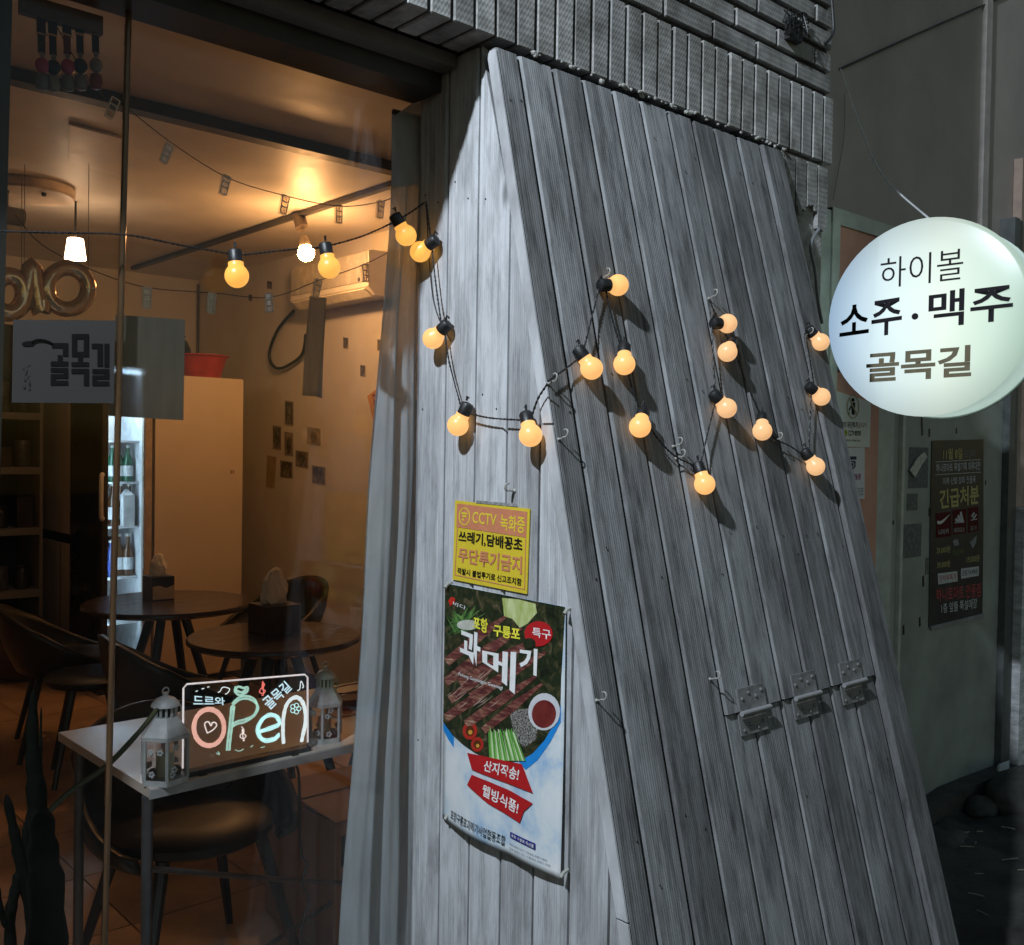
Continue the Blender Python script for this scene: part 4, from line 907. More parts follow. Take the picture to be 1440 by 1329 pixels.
ph = [(401, 563, 413, 597, 0, 'narrow dark photo at the top of the wall photo cluster'), (384, 598, 396, 631, 1, 'narrow portrait photo at the left edge of the wall photo cluster'),
      (400.5, 607, 412.5, 640, 2, 'narrow photo with a tower shape in the middle of the cluster'), (432, 600, 451, 624, 2, 'wide pale photo at the right of the cluster under the grey cloth'),
      (416, 633, 434, 656, 1, 'squarish photo right of the lowest row in the cluster'), (394.5, 647, 412, 670, 0, 'squarish dark photo at the bottom left of the cluster beside the note'),
      (439, 654, 458, 679, 3, 'bluish grey photo lowest and rightmost in the cluster'), (376, 395, 383, 406, 0, 'tiny dark photo high on the wall left of the air conditioner hose'),
      (350, 414, 355, 423, 0, 'tiny dark photo right of the tall cabinet near the ceiling'), (483, 474, 490, 490, 3, 'tiny tilted photo below the air conditioner, left of the pair'),
      (531, 477, 538, 493, 3, 'tiny tilted photo beside the curtain below the air conditioner'), (507, 513, 514, 529, 3, 'tiny tilted photo lowest of the three below the air conditioner')]
for x0, a, x1_, b, m, lab in ph: photo(x0, a, x1_, b, phm[m], lab, (x1_-x0)*.16)
nt_ = MB().prism([onx(*p, XW-.002) for p in ((376, 640), (389, 643), (386, 686), (374, 684))], NX*.002); tag(nt_.build('wall_note', pm('tan note paper', (.42, .31, .19), .7)), 'tan strip of paper hanging left of the lowest wall photos', 'note')
bn = thing('wall_banner', 'tilted orange yellow banner with dark lettering at the curtain edge', 'banner', onx(527, 600, XW-.01))
bq = [onx(*p, XW-.01) for p in ((517, 557), (533, 545), (551, 632), (538, 645))]; MB().prism(bq, NX*.003).build('cloth', pm('orange yellow banner', (.55, .27, .04), .6, var=.15), bn)
letter(bn, '대박나세요', [bq[0]*.3+bq[1]*.7+V((0, 0, -.02)), bq[3]*.3+bq[2]*.7+V((0, 0, .03)), bq[3]*.62+bq[2]*.38+V((0, 0, .03)), bq[0]*.62+bq[1]*.38+V((0, 0, -.02))], ink((.12, .03, .02)), .02, NX*.004)
# outlet
ot = thing('wall_outlet', 'white double socket on the right wall behind the tissue box', 'outlet', onx(411, 842, XW)); a = onx(407, 812, XW); b = onx(416, 842, XW)
MB().box((XW-.012, b.y, b.z), (XW-.001, a.y, a.z)).build('plate', WHITEP, ot)
for f in (.28, .72): MB().lathe([(.022, .012), (.022, .0125), (.018, .0126), (.018, .008)], (XW, (a.y+b.y)/2, b.z+(a.z-b.z)*f), (-1, 0, 0), 14).build('socket_face', BLACKP, ot)
# cables along the room corner
tag(MB().tube([V((XW-.012, YW-.012, ZC-.03)), V((XW-.012, YW-.012, 2.05)), V((XW-.05, YW-.05, 2.0))], .009, 6).build('corner_cable', pm('brown corner cable', (.10, .07, .05), .5)), 'brown cable running down the far right corner of the room', 'cable')
# beverage cooler, tall cabinet, steel fridge, shelving
YF = 6.0
xc0, xc1 = ony(143, 700, YF).x, ony(211, 700, YF).x
zc1 = 1.96
co = thing('beverage_cooler', 'lit glass door drinks cooler with bottles between fridge and tall cabinet', 'cooler', ((xc0+xc1)/2, YF, 0))
MB().box((xc0, YF+.03, .10), (xc0+.02, YF+.55, zc1)).build('side_wall', pm('black cooler side', (.015, .015, .017), .3, var=.5, scale=3), co)
LINER = pm('white cooler liner', (.78, .80, .82), .4)
MB().box((xc1-.02, YF+.03, .10), (xc1, YF+.55, zc1)).build('side_wall', LINER, co)
MB().box((xc0+.021, YF+.52, .10), (xc1-.021, YF+.55, zc1)).build('back_wall', LINER, co)
MB().box((xc0, YF+.0, zc1+.001), (xc1, YF+.55, zc1+.2)).box((xc0, YF+.03, 0), (xc1, YF+.55, .098)).build('cabinet_ends', BLACKM, co)
MB().box((xc0+.024, YF+.10, zc1-.03), (xc1-.024, YF+.16, zc1-.005)).build('cooler_tube', emat('cool white tube', (.55, .80, 1.0), 110, .02), co)
MB().box((xc0+.026, YF+.06, .3), (xc0+.036, YF+.075, zc1-.1)).build('cooler_strip', emat('cool white strip', (.55, .80, 1.0), 26.0, .02), co)
gm = MB()                                                    # air grille on the left of the liner
for i in range(34): gm.box((xc0+.0215, YF+.10, .34+i*.045), (xc0+.028, YF+.34, .34+i*.045+.022))
gm.build('air_grille', pm('pale grille', (.7, .76, .8), .4), co)
for f in ((xc0-.004, xc0+.030), (xc1-.042, xc1+.004)): MB().box((f[0], YF-.02, .10), (f[1], YF+.025, zc1)).build('door_frame', pm('dark door frame' if f[0] < xc0 else 'tan door frame', (.03, .028, .025) if f[0] < xc0 else (.42, .33, .24), .35), co)
MB().box((xc0+.031, YF-.01, .10), (xc1-.043, YF-.002, zc1)).build('door_glass', CLEARS, co)
h0, h1 = ony(143, 668, YF-.05), ony(143, 730, YF-.05)
MB().tube(spline([V((xc0-.0, YF-.018, h0.z)), V((xc0-.02, YF-.05, h0.z-.02)), V((xc0-.02, YF-.05, h1.z+.02)), V((xc0-.0, YF-.018, h1.z))], 6), .013, 8).build('handle', pm('pale handle', (.62, .60, .56), .35), co, smooth=True)
bot_cols = [((.01, .10, .05), .2), ((.012, .06, .03), .2), ((.02, .05, .22), .25), ((.10, .04, .012), .2), ((.06, .025, .01), .2)]
shelf_z = [ony(190, 677, YF+.2).z, ony(190, 738, YF+.2).z, ony(190, 808, YF+.2).z, ony(190, 870, YF+.2).z, ony(190, 620, YF+.2).z]
for i, z in enumerate(sorted(shelf_z)): MB().box((xc0+.075, YF+.12, z-.012), (xc1-.022, YF+.50, z)).build('shelf', LINER, co)
LABW = pm('white bottle label', (.7, .72, .72), .6)
def bottle(x, y, z, kind, lab):
    h, r = (.215, .032) if kind < 3 else (.25, .034); c_, rg_ = bot_cols[kind]
    t = thing('bottle', lab, 'bottle', (x, y, z), group='bottles standing in the drinks cooler')
    MB().lathe([(r*.95, 0), (r, .006), (r, h*.55), (r*.85, h*.66), (r*.4, h*.80), (r*.36, h*.95), (r*.42, h*.955), (r*.42, h)], (x, y, z), (0, 0, 1), 16).build('glass_body', pm('bottle glass %d' % kind, c_, .1, var=.2, spec=.8), t, smooth=True)
    MB().lathe([(r+.0008, h*.16), (r+.0008, h*.46)], (x, y, z), (0, 0, 1), 16).build('label_band', LABW if kind != 2 else pm('blue label', (.03, .07, .35), .5), t, smooth=True)
    MB().lathe([(r*.46, h*.97), (r*.46, h+.008), (r*.3, h+.010)], (x, y, z), (0, 0, 1), 12).build('cap', pm('steel cap', (.5, .5, .48), .4, metal=.5), t, smooth=True)
S_ = sorted(shelf_z)
lb = ['on the upper shelf', 'on the middle shelf', 'on the lower shelf']
for row, z, items in ((0, S_[3], ((.055, 0), (.10, 1), (.15, 0))), (1, S_[2], ((.06, 4), (.115, 3), (.16, 4))), (2, S_[1], ((.05, 2), (.105, 3), (.155, 3)))):
    for q, (dx, kd) in enumerate(items):
        xx = xc1-.235+dx+.02
        bottle(xx, YF+.19+.02*(q % 2), z, kd, '%s bottle in the cooler, %s %s' % (['dark green', 'deep green', 'blue labelled', 'brown', 'dark brown'][kd], ['left', 'middle', 'right'][q], lb[row]))
bx = thing('drink_carton', 'white carton standing on the middle cooler shelf', 'carton', (xc1-.09, YF+.15, S_[2])); MB().box((xc1-.12, YF+.11, S_[2]), (xc1-.05, YF+.16, S_[2]+.19)).build('carton_body', LABW, bx); MB().prism([(xc1-.12, YF+.11, S_[2]+.19), (xc1-.05, YF+.11, S_[2]+.19), (xc1-.085, YF+.135, S_[2]+.225)], (0, .05, 0)).build('carton_top', LABW, bx)
# tall white cabinet
xa, xb = ony(215, 700, YF).x, ony(339, 700, YF).x; zt = ony(330, 533, YF).z
cb = thing('tall_cabinet', 'tall plain cream cabinet standing against the far right wall', 'cabinet', ((xa+xb)/2, YF, 0))
CAB = pm('cream laminate', (.62, .52, .39), .45, scale=2, var=.08)
MB().box((xa, YF, .04), (xb, YF+.60, zt)).build('carcass', CAB, cb); MB().box((xa+.004, YF-.02, .05), (xb-.002, YF-.002, zt-.004)).build('door', pm('cream door front', (.66, .55, .41), .4, scale=1.5, var=.07), cb)
MB().box((xa-.018, YF-.004, .04), (xa-.004, YF+.5, zt)).build('side_gap', BLACKP, cb)
hk = MB()
for dx in (-.085, -.07): hk.box((xb+dx, YF-.026, 1.32), (xb+dx+.005, YF-.0205, 1.345))
hk.build('door_clip', pm('brown clip', (.2, .12, .07), .5), cb)
ba = thing('red_basket', 'red plastic basket on top of the tall cream cabinet', 'basket', (xb-.25, YF+.2, zt)); c = ony(282, 533, YF+.2)
MB().lathe([(.12, .0), (.165, .14), (.18, .145), (.18, .152), (.15, .15), (.11, .012)], (c.x, YF+.2, zt), (0, 0, 1), 24).build('basket_bowl', pm('red plastic', (.35, .03, .025), .4), ba, smooth=True)
bk = thing('dark_bag', 'small black bag beside the red basket on the cabinet', 'bag', (c.x-.12, YF+.42, zt)); MB().sphere((c.x-.10, YF+.45, zt+.16), .12, 14, 10, (1.2, .9, 1.3)).build('bag_body', BLACKP, bk, smooth=True); MB().tube(spline([V((c.x-.14, YF+.4, zt+.3)), V((c.x-.08, YF+.38, zt+.36)), V((c.x-.02, YF+.4, zt+.28))]), .008, 6).build('bag_handle', BLACKP, bk)
# steel fridge
xs0 = 2.20; ys0, ys1 = onx(119, 700, xs0).y+.02, 7.5
fr = thing('steel_fridge', 'large stainless fridge with a black band left of the drinks cooler', 'fridge', (xs0, ys0, 0))
SS = pm('brushed stainless', (.64, .58, .53), .4, metal=.0, scale=5, var=.14, stretch=(1, 1, .15))
zb1, zb2 = onx(100, 767, xs0).z, onx(100, 752, xs0).z
MB().box((xs0, ys0, .05), (xs0+.55, ys1, zb1)).build('lower_doors', SS, fr); MB().box((xs0, ys0, zb2), (xs0+.55, ys1, 2.0)).build('upper_doors', SS, fr); MB().box((xs0+.02, ys0+.004, zb1+.001), (xs0+.5, ys1, zb2-.001)).build('handle_band', BLACKP, fr)
MB().box((xs0-.004, ys0+.42, .06), (xs0-.001, ys0+.426, zb1-.01)).build('door_seam', BLACKP, fr)
# shelving with dark goods on the far left
yk = 6.9
xk0, xk1 = ony(-40, 700, yk).x, ony(56, 700, yk).x
shf = thing('shelf_rack', 'pale shelf rack with dark goods at the far left of the room', 'shelf', ((xk0+xk1)/2, yk, 0))
SHP = pm('pale shelf board', (.27, .24, .20), .5, var=.1)
zs = [ony(30, y, yk).z for y in (585, 662, 748, 836)]
for z in zs: MB().box((xk0, yk, z-.022), (xk1, yk+.45, z+.022)).build('shelf_board', SHP, shf)
MB().box((xk0, yk+.452, 0), (xk1, yk+.47, 2.3)).build('back_board', pm('dark shelf back', (.02, .018, .016), .7), shf)
for xx in (xk0-.022, xk1+.002): MB().box((xx, yk+.01, 0), (xx+.02, yk+.47, zs[0]+.25)).build('upright', SHP, shf)
MB().box((xk0, yk+.05, zs[3]-.42), (xk1, yk+.45, zs[3]-.2)).build('lower_tray', pm('grey green tray', (.16, .17, .13), .5), shf)
rk = random.Random(8); kinds = ['jar', 'tin', 'box']
for si, z in enumerate(zs):
    for q in range(3):
        xx = xk1-.07-q*.13; hh = rk.uniform(.12, .2); kd = kinds[(si+q) % 3]; nm = {'jar': 'dark glass jar', 'tin': 'dull metal tin', 'box': 'dark carton box'}[kd]
        lab = '%s, %s from the right on the %s rack shelf' % (nm, ['first', 'second', 'third'][q], ['top', 'second', 'third', 'lowest'][si])
        m_ = MB()
        if kd == 'box': m_.box((xx-.05, yk+.06, z+.0225), (xx+.045, yk+.2, z+.022+hh))
        elif kd == 'tin': m_.lathe([(.045, 0), (.047, .004), (.047, hh-.004), (.044, hh)], (xx, yk+.13, z+.0225), (0, 0, 1), 16)
        else: m_.lathe([(.042, 0), (.045, .01), (.045, hh*.7), (.03, hh*.85), (.034, hh*.87), (.034, hh)], (xx, yk+.13, z+.0225), (0, 0, 1), 16)
        tag(m_.build('storage_'+kd, pm('goods '+kd, {'jar': (.03, .026, .02), 'tin': (.09, .08, .07), 'box': (.05, .03, .025)}[kd], .35, var=.4), smooth=True), lab, kd, 'goods on the shelf rack')
o = ony(28, 925, yk-.1); sk = thing('floor_sack', 'dark rounded sack on the floor below the shelf rack', 'sack', (o.x, o.y, 0)); MB().sphere((o.x, yk-.15, .2), .22, 16, 10, (1, .8, 1)).build('sack_body', pm('brown sack', (.09, .05, .03), .8, bump=.5), sk, smooth=True)
# foil balloon letters
FOIL = pm('rose gold foil', (.75, .52, .34), .2, metal=.85, scale=18, var=.2, bump=.5, bscale=22)
YBa = 2.9
def balloon(pts, r, label, closed=False):
    t = thing('foil_balloon', label, 'balloon', ony(*pts[0], YBa), group='foil letter balloons'); pp = [ony(*p, YBa) for p in pts]
    if not closed: pp = spline(pp, 5)
    rr = [r*(.55 if i in (0, len(pp)-1) and not closed else 1) for i in range(len(pp))]
    MB().tube(pp, rr, 10).build('foil_body', FOIL, t, smooth=True)
    MB().tube([pp[0], pp[0]+V((0, 0, .35))], .001, 4).build('thread', BORD, t)
balloon([(95+29*math.cos(a*2*math.pi/28), 406+29*math.sin(a*2*math.pi/28)) for a in range(29)], .022, 'round rose gold foil letter balloon, rightmost above the window logo sheet', True)
balloon([(30, 434), (38, 405), (45, 374), (50, 405), (57, 438), (60, 420)], .024, 'slanted rose gold foil letter balloon in the middle of the three')
balloon([(12+22*math.cos(a*2*math.pi/24), 414+26*math.sin(a*2*math.pi/24)) for a in range(25)], .024, 'rose gold foil letter balloon half hidden by the window post', True)
# chairs
SHELL = pm('dark olive shell', (.022, .021, .015), .32, var=.25, scale=6); SEATM = pm('black seat pad', (.016, .017, .019), .42, var=.3, scale=8); LEGM = BLACKM
def make_chair(label, loc, rz):
    t = thing('tub_chair', label, 'chair', loc, rz, 'dark tub chairs around the tables')
    MB().lathe([(.05, .405), (.20, .41), (.225, .425), (.225, .445), (.20, .465), (.1, .47), (0, .47)], (0, 0, 0), (0, 0, 1), 28).build('seat', SEATM, t, smooth=True, local=True)
    def shell(u, v):
        a = math.radians(-128+256*u); cb_ = max(0, math.cos(a*.70)); h = .05+.27*cb_**1.6
        rr = .235+.075*v*(1 if abs(a) < 1 else .7)+.02*math.sin(v*3.1)
        return V((rr*math.sin(a), -rr*math.cos(a)-.02*v*cb_, .40+h*v))
    MB().grid(shell, 28, 7).build('backrest', SHELL, t, smooth=True, local=True, thick=.022)
    for sx_ in (-1, 1):
        for sy_ in (-1, 1): MB().tube([V((sx_*.14, sy_*.14, .41)), V((sx_*.235, sy_*.235, 0))], [.020, .012], 8).build('leg', LEGM, t, smooth=True, local=True)
    return t
def copy_tree(o, parent=None):
    c = o.copy(); COL.objects.link(c)
    if parent: c.parent = parent
    for ch in list(o.children): copy_tree(ch, c)
    return c
ch0 = make_chair('tub chair left of the farther round table, beside the black stool', (1.68, 5.12, 0), -math.pi/2-.25)
for lab, loc, rz in (('tub chair behind the left end of the window table, at the nearer round table', (1.80, 4.08, 0), -math.pi/2-.1), ('tub chair beside the right wall at the farther round table', (2.84, 5.25, 0), math.pi/2+.15),
                     ('tub chair half behind the curtain right of the nearer round table', (2.66, 3.55, 0), math.pi/2), ('tub chair pushed under the white table behind the lanterns', (1.20, 2.66, 0), math.pi)):
    c = copy_tree(ch0); c.location = loc; c.rotation_euler = (0, 0, rz); c['label'] = lab
stl = thing('round_stool', 'low black round stool left of the farther round table, in front of the tub chair', 'stool', (1.60, 4.60, 0))
MB().lathe([(.05, .42), (.185, .425), (.20, .44), (.20, .455), (.18, .47), (.08, .475), (0, .475)], (1.60, 4.60, 0), (0, 0, 1), 28).build('seat', SEATM, stl, smooth=True)
for a_ in (.5, 2.07, 3.64, 5.21): MB().tube([V((1.60+.11*math.cos(a_), 4.60+.11*math.sin(a_), .43)), V((1.60+.22*math.cos(a_), 4.60+.22*math.sin(a_), 0))], [.018, .012], 8).build('leg', LEGM, stl, smooth=True)
# round tables
TT = pm('dark walnut top', (.035, .022, .017), .22, scale=5, var=.3, stretch=(1, 4, 1), bump=.03)
def round_table(c, r, label):
    t = thing('round_table', label, 'table', (c[0], c[1], 0), group='round dark tables')
    MB().lathe([(r-.02, .70), (r, .712), (r, .724), (r-.005, .73), (0, .73)], (c[0], c[1], 0), (0, 0, 1), 64).build('tabletop', TT, t, smooth=True)
    for k in range(4):
        a = math.pi/4+k*math.pi/2; MB().tube([V((c[0]+.07*math.cos(a), c[1]+.07*math.sin(a), .70)), V((c[0]+.30*math.cos(a), c[1]+.30*math.sin(a), 0))], [.024, .018], 8).build('leg', LEGM, t)
    MB().lathe([(.10, .66), (.10, .699)], (c[0], c[1], 0), (0, 0, 1), 20).build('leg_block', LEGM, t)
T1, T2 = (2.02, 4.76), (2.0, 3.66)
round_table(T1, .40, 'farther round dark table in front of the tall cabinet'); round_table(T2, .345, 'nearer round dark table behind the open sign')
def tissue(c, s, h, label, front):
    t = thing('tissue_box', label, 'tissue box', c); x, y, z = c
    MB().box((x-s, y-s, z), (x+s, y+s, z+h)).build('box_body', pm('dark tissue box', (.03, .02, .018), .35), t)
    if front: MB().prism([(x-s*.92, y-s-.002, z+.004), (x+s*.92, y-s-.002, z+.004), (x+s*.92, y-s-.002, z+h*.62), (x+s*.3, y-s-.002, z+h*.5), (x-s*.3, y-s-.002, z+h*.62), (x-s*.92, y-s-.002, z+h*.6)], (0, -.003, 0)).build('menu_card', pm('cream card', (.62, .45, .27), .6), t)
    b = bmesh.new(); bmesh.ops.create_icosphere(b, subdivisions=3, radius=1); rn_ = noise
    for v in b.verts: d = 1+.35*rn_.noise(v.co*2+V((x*9, 0, 0))); v.co = V((v.co.x*s*.75*d, v.co.y*s*.4*d, v.co.z*s*.9*d+s*.5*max(0, v.co.z)))
    me = bpy.data.meshes.new('tissue'); b.to_mesh(me); b.free(); me.materials.append(pm('tissue paper', (.74, .66, .55), .8, bump=.3)); o = bpy.data.objects.new('tissue', me); COL.objects.link(o); put(o, V((x, y, z+h+s*.55)), t)
q = onz(226, 843, .73); tissue((q.x, q.y+.03, .731), .058, .115, 'dark tissue box with cream card on the farther round table', True)
q = onz(394, 892, .73); tissue((q.x, q.y+.05, .731), .078, .12, 'plain black tissue box with tissue puff on the nearer round table', False)
# white window table
wt = thing('window_table', 'white topped table with thin metal legs just inside the window', 'table', (1.4, 2.42, 0))
a, b, c, d = onz(212, 1110, .745), onz(75, 1031, .745), V((2.1, 2.72, .745)), V((2.1, 2.165, .745))
b.y = max(b.y, 2.70); b.x = a.x-.012
MB().prism([a, d, c, b], (0, 0, -.022)).build('tabletop', pm('pale table laminate', (.60, .54, .47), .35, scale=5, var=.08), wt)
eb = MB(); eb.prism([a+V((-.004, -.004, -.0015)), d+V((0, -.004, -.0015)), d+V((0, -.0005, -.0015)), a+V((-.004, -.0005, -.0015))], (0, 0, -.02)); eb.build('edge_band', pm('grey edge band', (.42, .42, .43), .4), wt)
TL_ = pm('grey steel tube', (.11, .11, .115), .4, metal=.5)
legs = [a+V((.005, .03, -.023)), b+V((.04, -.04, -.023)), d+V((-.05, .04, -.023)), c+V((-.05, -.05, -.023))]
for p in legs: MB().tube([p, V((p.x, p.y, 0))], .0125, 10).build('leg', TL_, wt, smooth=True)
z_ = onz(205, 1222, .0); s0 = ony(205, 1222, legs[0].y); MB().tube([V((legs[0].x, legs[0].y, s0.z)), ony(385, 1236, legs[0].y+.2), ony(500, 1243, legs[0].y+.3)], .007, 8).build('cross_bar', TL_, wt)
MB().tube([ony(355, 1345, 2.35), ony(492, 1252, 2.55)], .007, 8).build('brace', TL_, wt)
# lanterns
ZINC = pm('greyed white lantern metal', (.46, .48, .48), .45, scale=20, var=.25)
def lantern(c, rot, R0, hb, label):
    t = thing('lantern', label, 'lantern', c, rot, 'house lanterns on the window table'); hexa = lambda r, z: [V((r*math.cos(math.pi/3*k), r*math.sin(math.pi/3*k), z)) for k in range(6)]
    B = lambda m, n, mt, **kw: m.build(n, mt, t, local=True, **kw)
    B(MB().prism(hexa(R0, 0), (0, 0, .012)), 'base', ZINC)
    for k in range(6):
        p = hexa(R0*.95, .012)[k]; p2 = hexa(R0*.95, .012)[(k+1) % 6]
        B(MB().tube([p, p+V((0, 0, hb))], .0042, 6), 'post', ZINC)
        i_ = (p+p2)/2*.02
        B(MB().prism([p*.985+V((0, 0, 0)), p2*.985, p2*.985+V((0, 0, hb)), p*.985+V((0, 0, hb))], -((p+p2)/2).normalized()*.0015), 'pane', CLEARS)
    fo = MB(); rf = random.Random(int(R0*1e4)+int(c[0]*100))
    for k in range(6):                       # little cut-out flowers on the panes
        p, p2 = hexa(R0*.955, .012)[k], hexa(R0*.955, .012)[(k+1) % 6]
        for _ in range(3):
            u = rf.uniform(.2, .8); z = rf.choice((rf.uniform(.01, .025), rf.uniform(hb*.7, hb*.92))); m = p*(1-u)+p2*u+V((0, 0, z)); n = V((m.x, m.y, 0)).normalized(); tt = V((-n.y, n.x, 0))
            for w in range(5):
                a_ = w*1.2566; fo.sphere(m+tt*.005*math.cos(a_)+V((0, 0, .005*math.sin(a_))), .0034, 6, 4)
    B(fo, 'flower_cutouts', ZINC)
    zt0 = .012+hb
    B(MB().prism(hexa(R0*1.06, zt0), (0, 0, .008)), 'eave', ZINC)
    lo_, hi_ = hexa(R0*1.03, zt0+.0085), hexa(R0*.5, zt0+.046)
    B(MB().add(lo_+hi_, [list(range(6))[::-1], list(range(6, 12))]+[(k, (k+1) % 6, 6+(k+1) % 6, 6+k) for k in range(6)]), 'roof', ZINC)
    zn = zt0+.0465
    ns = MB()
    for k in range(12): w = math.pi/6*k; ns.tube([V((R0*.42*math.cos(w), R0*.42*math.sin(w), zn)), V((R0*.42*math.cos(w), R0*.42*math.sin(w), zn+.022))], .003, 5)
    B(ns, 'chimney_bars', ZINC); B(MB().lathe([(R0*.3, 0), (R0*.3, .02)], (0, 0, zn), (0, 0, 1), 14), 'chimney_core', BLACKP)
    B(MB().lathe([(R0*.58, 0), (R0*.55, .005), (R0*.38, .016), (R0*.12, .022), (R0*.1, .03)], (0, 0, zn+.0225), (0, 0, 1), 20, ), 'cap', ZINC, smooth=True)
    B(MB().tube([V((.008*math.cos(w), 0, zn+.055+.008*math.sin(w))) for w in [k*math.pi/8 for k in range(17)]], .0018, 6), 'ring', ZINC, smooth=True)
    B(MB().tube(spline([V((R0*.58, 0, zn+.024)), V((R0*.75, 0, zn+.01)), V((R0*.7, 0, zn-.01)), V((R0*.5, 0, zn-.004))]), .0016, 6), 'handle', ZINC)
    B(MB().lathe([(R0*.36, 0), (R0*.36, hb*.6), (R0*.3, hb*.62), (.002, hb*.61)], (0, 0, .0125), (0, 0, 1), 18), 'candle', pm('ivory candle', (.60, .60, .44), .5), smooth=True)
    B(MB().sphere((R0*.4, -R0*.2, .02), R0*.22, 8, 6).sphere((-R0*.35, R0*.3, .018), R0*.2, 8, 6), 'pebble', ST)
    return t
q = onz(241, 1103, .745); lantern((q.x+.0, q.y+.035, .7455), math.radians(12),   .055, .088, 'pale house lantern at the left corner of the window table')
q = ony(456, 1050, 2.224); lantern((q.x, 2.224, .7455), math.radians(-8), .047, .080, 'pale house lantern right of the open sign')
# OPEN board
YO = 2.172
ob = thing('open_sign', 'glowing acrylic board with hand drawn OPEN lettering on the window table', 'sign', (1.14, YO, .745))
oz = lambda x, y: ony(*zp(x, y, 4.153, 200, 900), YO)
cTL, cTR, cBR, cBL = oz(243, 262), oz(968, 200), oz(968, 645), oz(290, 715)
cBL = V((cTL.x, YO, cBR.z))
MB().prism([cTL, cTR, cBR, cBL], (0, .004, 0)).build('acrylic_sheet', glassmat('smoky acrylic', (.82, .80, .78), .6, .05), ob)
em = lambda n, c, s: emat(n, c, s, .12, 90)
GE = em('lit acrylic edge', (.85, .80, .80), .8)
MB().tube([cBL+V((0, .002, .02)), cTL+V((0, .002, -.008)), cTL+V((.008, .002, 0)), cTR+V((-.008, .002, 0)), cTR+V((0, .002, -.008)), cBR+V((0, .002, .02))], .0022, 6).build('lit_edge', GE, ob)
MB().box((cBL.x, YO-.012, cBR.z-.006), (cBR.x+.002, YO+.018, cBR.z+.012)).build('base_bar', BLACKP, ob)
for xx in (cBL.x+.03, cBR.x-.055): MB().box((xx, YO-.022, .7455), (xx+.02, YO+.03, cBR.z-.0055)).build('foot', BLACKP, ob)
def stroke(pts, w, mat, name='stroke', closed=False, seed=0):
    """a wavering flat marker stroke"""
    P_ = spline([oz(*p)+V((0, -.0018, 0)) for p in pts], 6); b = MB(); L_s = []; r_ = random.Random(seed); ww = w/4.153*2.12/1404*.5
    for i, p in enumerate(P_):
        d = (P_[min(i+1, len(P_)-1)]-P_[max(i-1, 0)]).normalized(); n = V((-d.z, 0, d.x)); k = ww*r_.uniform(.85, 1.12); L_s.append((p+n*k, p-n*k))
    for i in range(len(L_s)-1):
        a_, b_ = L_s[i]; c_, d_ = L_s[i+1]; b.add([a_, b_, d_, c_], [(0, 1, 2, 3)])
    return b.build(name, mat, ob, thick=.0008)
PK, MI, CY, WH, RD = em('salmon marker', (1.0, .50, .40), .80), em('mint marker', (.48, .80, .66), .72), em('cyan marker', (.55, .98, .95), .92), em('white marker', (.80, .92, .92), .85), em('red marker', (1.0, .22, .18), .8)
PW = em('pink white marker', (1.0, .82, .76), .85)
el = lambda cx, cy_, rx, ry, a0=0, a1=360, n=20: [(cx+rx*math.cos(math.radians(a0+(a1-a0)*i/n)), cy_+ry*math.sin(math.radians(a0+(a1-a0)*i/n))) for i in range(n+1)]
stroke(el(388, 510, 88, 106), 30, PK, 'letter_stroke'); stroke([(378, 543), (363, 495), (372, 478), (388, 480), (400, 500), (408, 482), (425, 482), (432, 500), (410, 525), (378, 543)], 8, PW, 'heart_outline')
for k, dx in enumerate((-8, 7)): stroke([(500+dx, 645), (505+dx, 590), (516+dx, 500), (528+dx, 385)], 15, MI, 'letter_stroke', seed=k); stroke([(522, 380+dx), (560, 345+dx), (610, 335+dx), (655, 355+dx), (672+dx*.5, 395), (650+dx*.6, 440), (600, 470+dx), (555, 482+dx), (520, 500+dx)], 14, MI, 'letter_stroke', seed=9+k)
for k, d_ in enumerate((0, 11)): stroke([(688, 535-d_*.4), (740, 522-d_), (795, 498-d_), (800-d_, 465), (780-d_*.5, 440+d_*.5), (740, 432+d_), (695+d_, 462), (668+d_, 515), (680+d_, 565), (720, 592-d_), (770, 582-d_), (800, 555-d_)], 18, CY, 'letter_stroke', seed=20+k)
stroke([(824, 605), (820, 540), (822, 460), (838, 385), (868, 345), (905, 335), (935, 365), (950, 420), (950, 490), (935, 560), (928, 595)], 27, WH, 'letter_stroke', seed=31)
stroke([(577, 505), (590, 520), (590, 540), (572, 552), (572, 568), (590, 575), (604, 560), (590, 545), (582, 520), (588, 575), (595, 585), (585, 588)], 6, PW, 'clef_doodle')
stroke([(700, 245), (712, 262), (690, 285), (684, 305), (705, 312), (716, 295), (700, 285), (702, 240), (706, 315), (694, 322)], 7, RD, 'clef_doodle')
for pts in ([(440, 305), (452, 300), (470, 275), (508, 285), (495, 310), (482, 315)], [(903, 295), (918, 285), (925, 240), (940, 270), (932, 280)], [(310, 300), (322, 296)], [(345, 285), (360, 282)], [(378, 275), (390, 272)]): stroke(pts, 6, WH, 'note_doodle')
stroke([(545, 270), (540, 300), (570, 322), (610, 300), (612, 275), (590, 280), (560, 272), (545, 290), (580, 305), (605, 285)], 15, MI, 'heart_doodle')
for k in range(5): a_ = k*1.2566; stroke(el(893+20*math.cos(a_), 400+20*math.sin(a_), 12, 12, 0, 360, 8), 5, CY, 'clover_doodle')
letter(ob, '드르와', [oz(296, 318), oz(478, 335), oz(482, 380), oz(296, 384)], em('blue white marker', (.62, .86, 1.0), .85), .02, V((0, -.0022, 0)))
letter(ob, '골목길', [oz(690, 350), oz(830, 235), oz(875, 285), oz(745, 412)], em('blue white marker', (.62, .86, 1.0), .85), .02, V((0, -.0022, 0)))
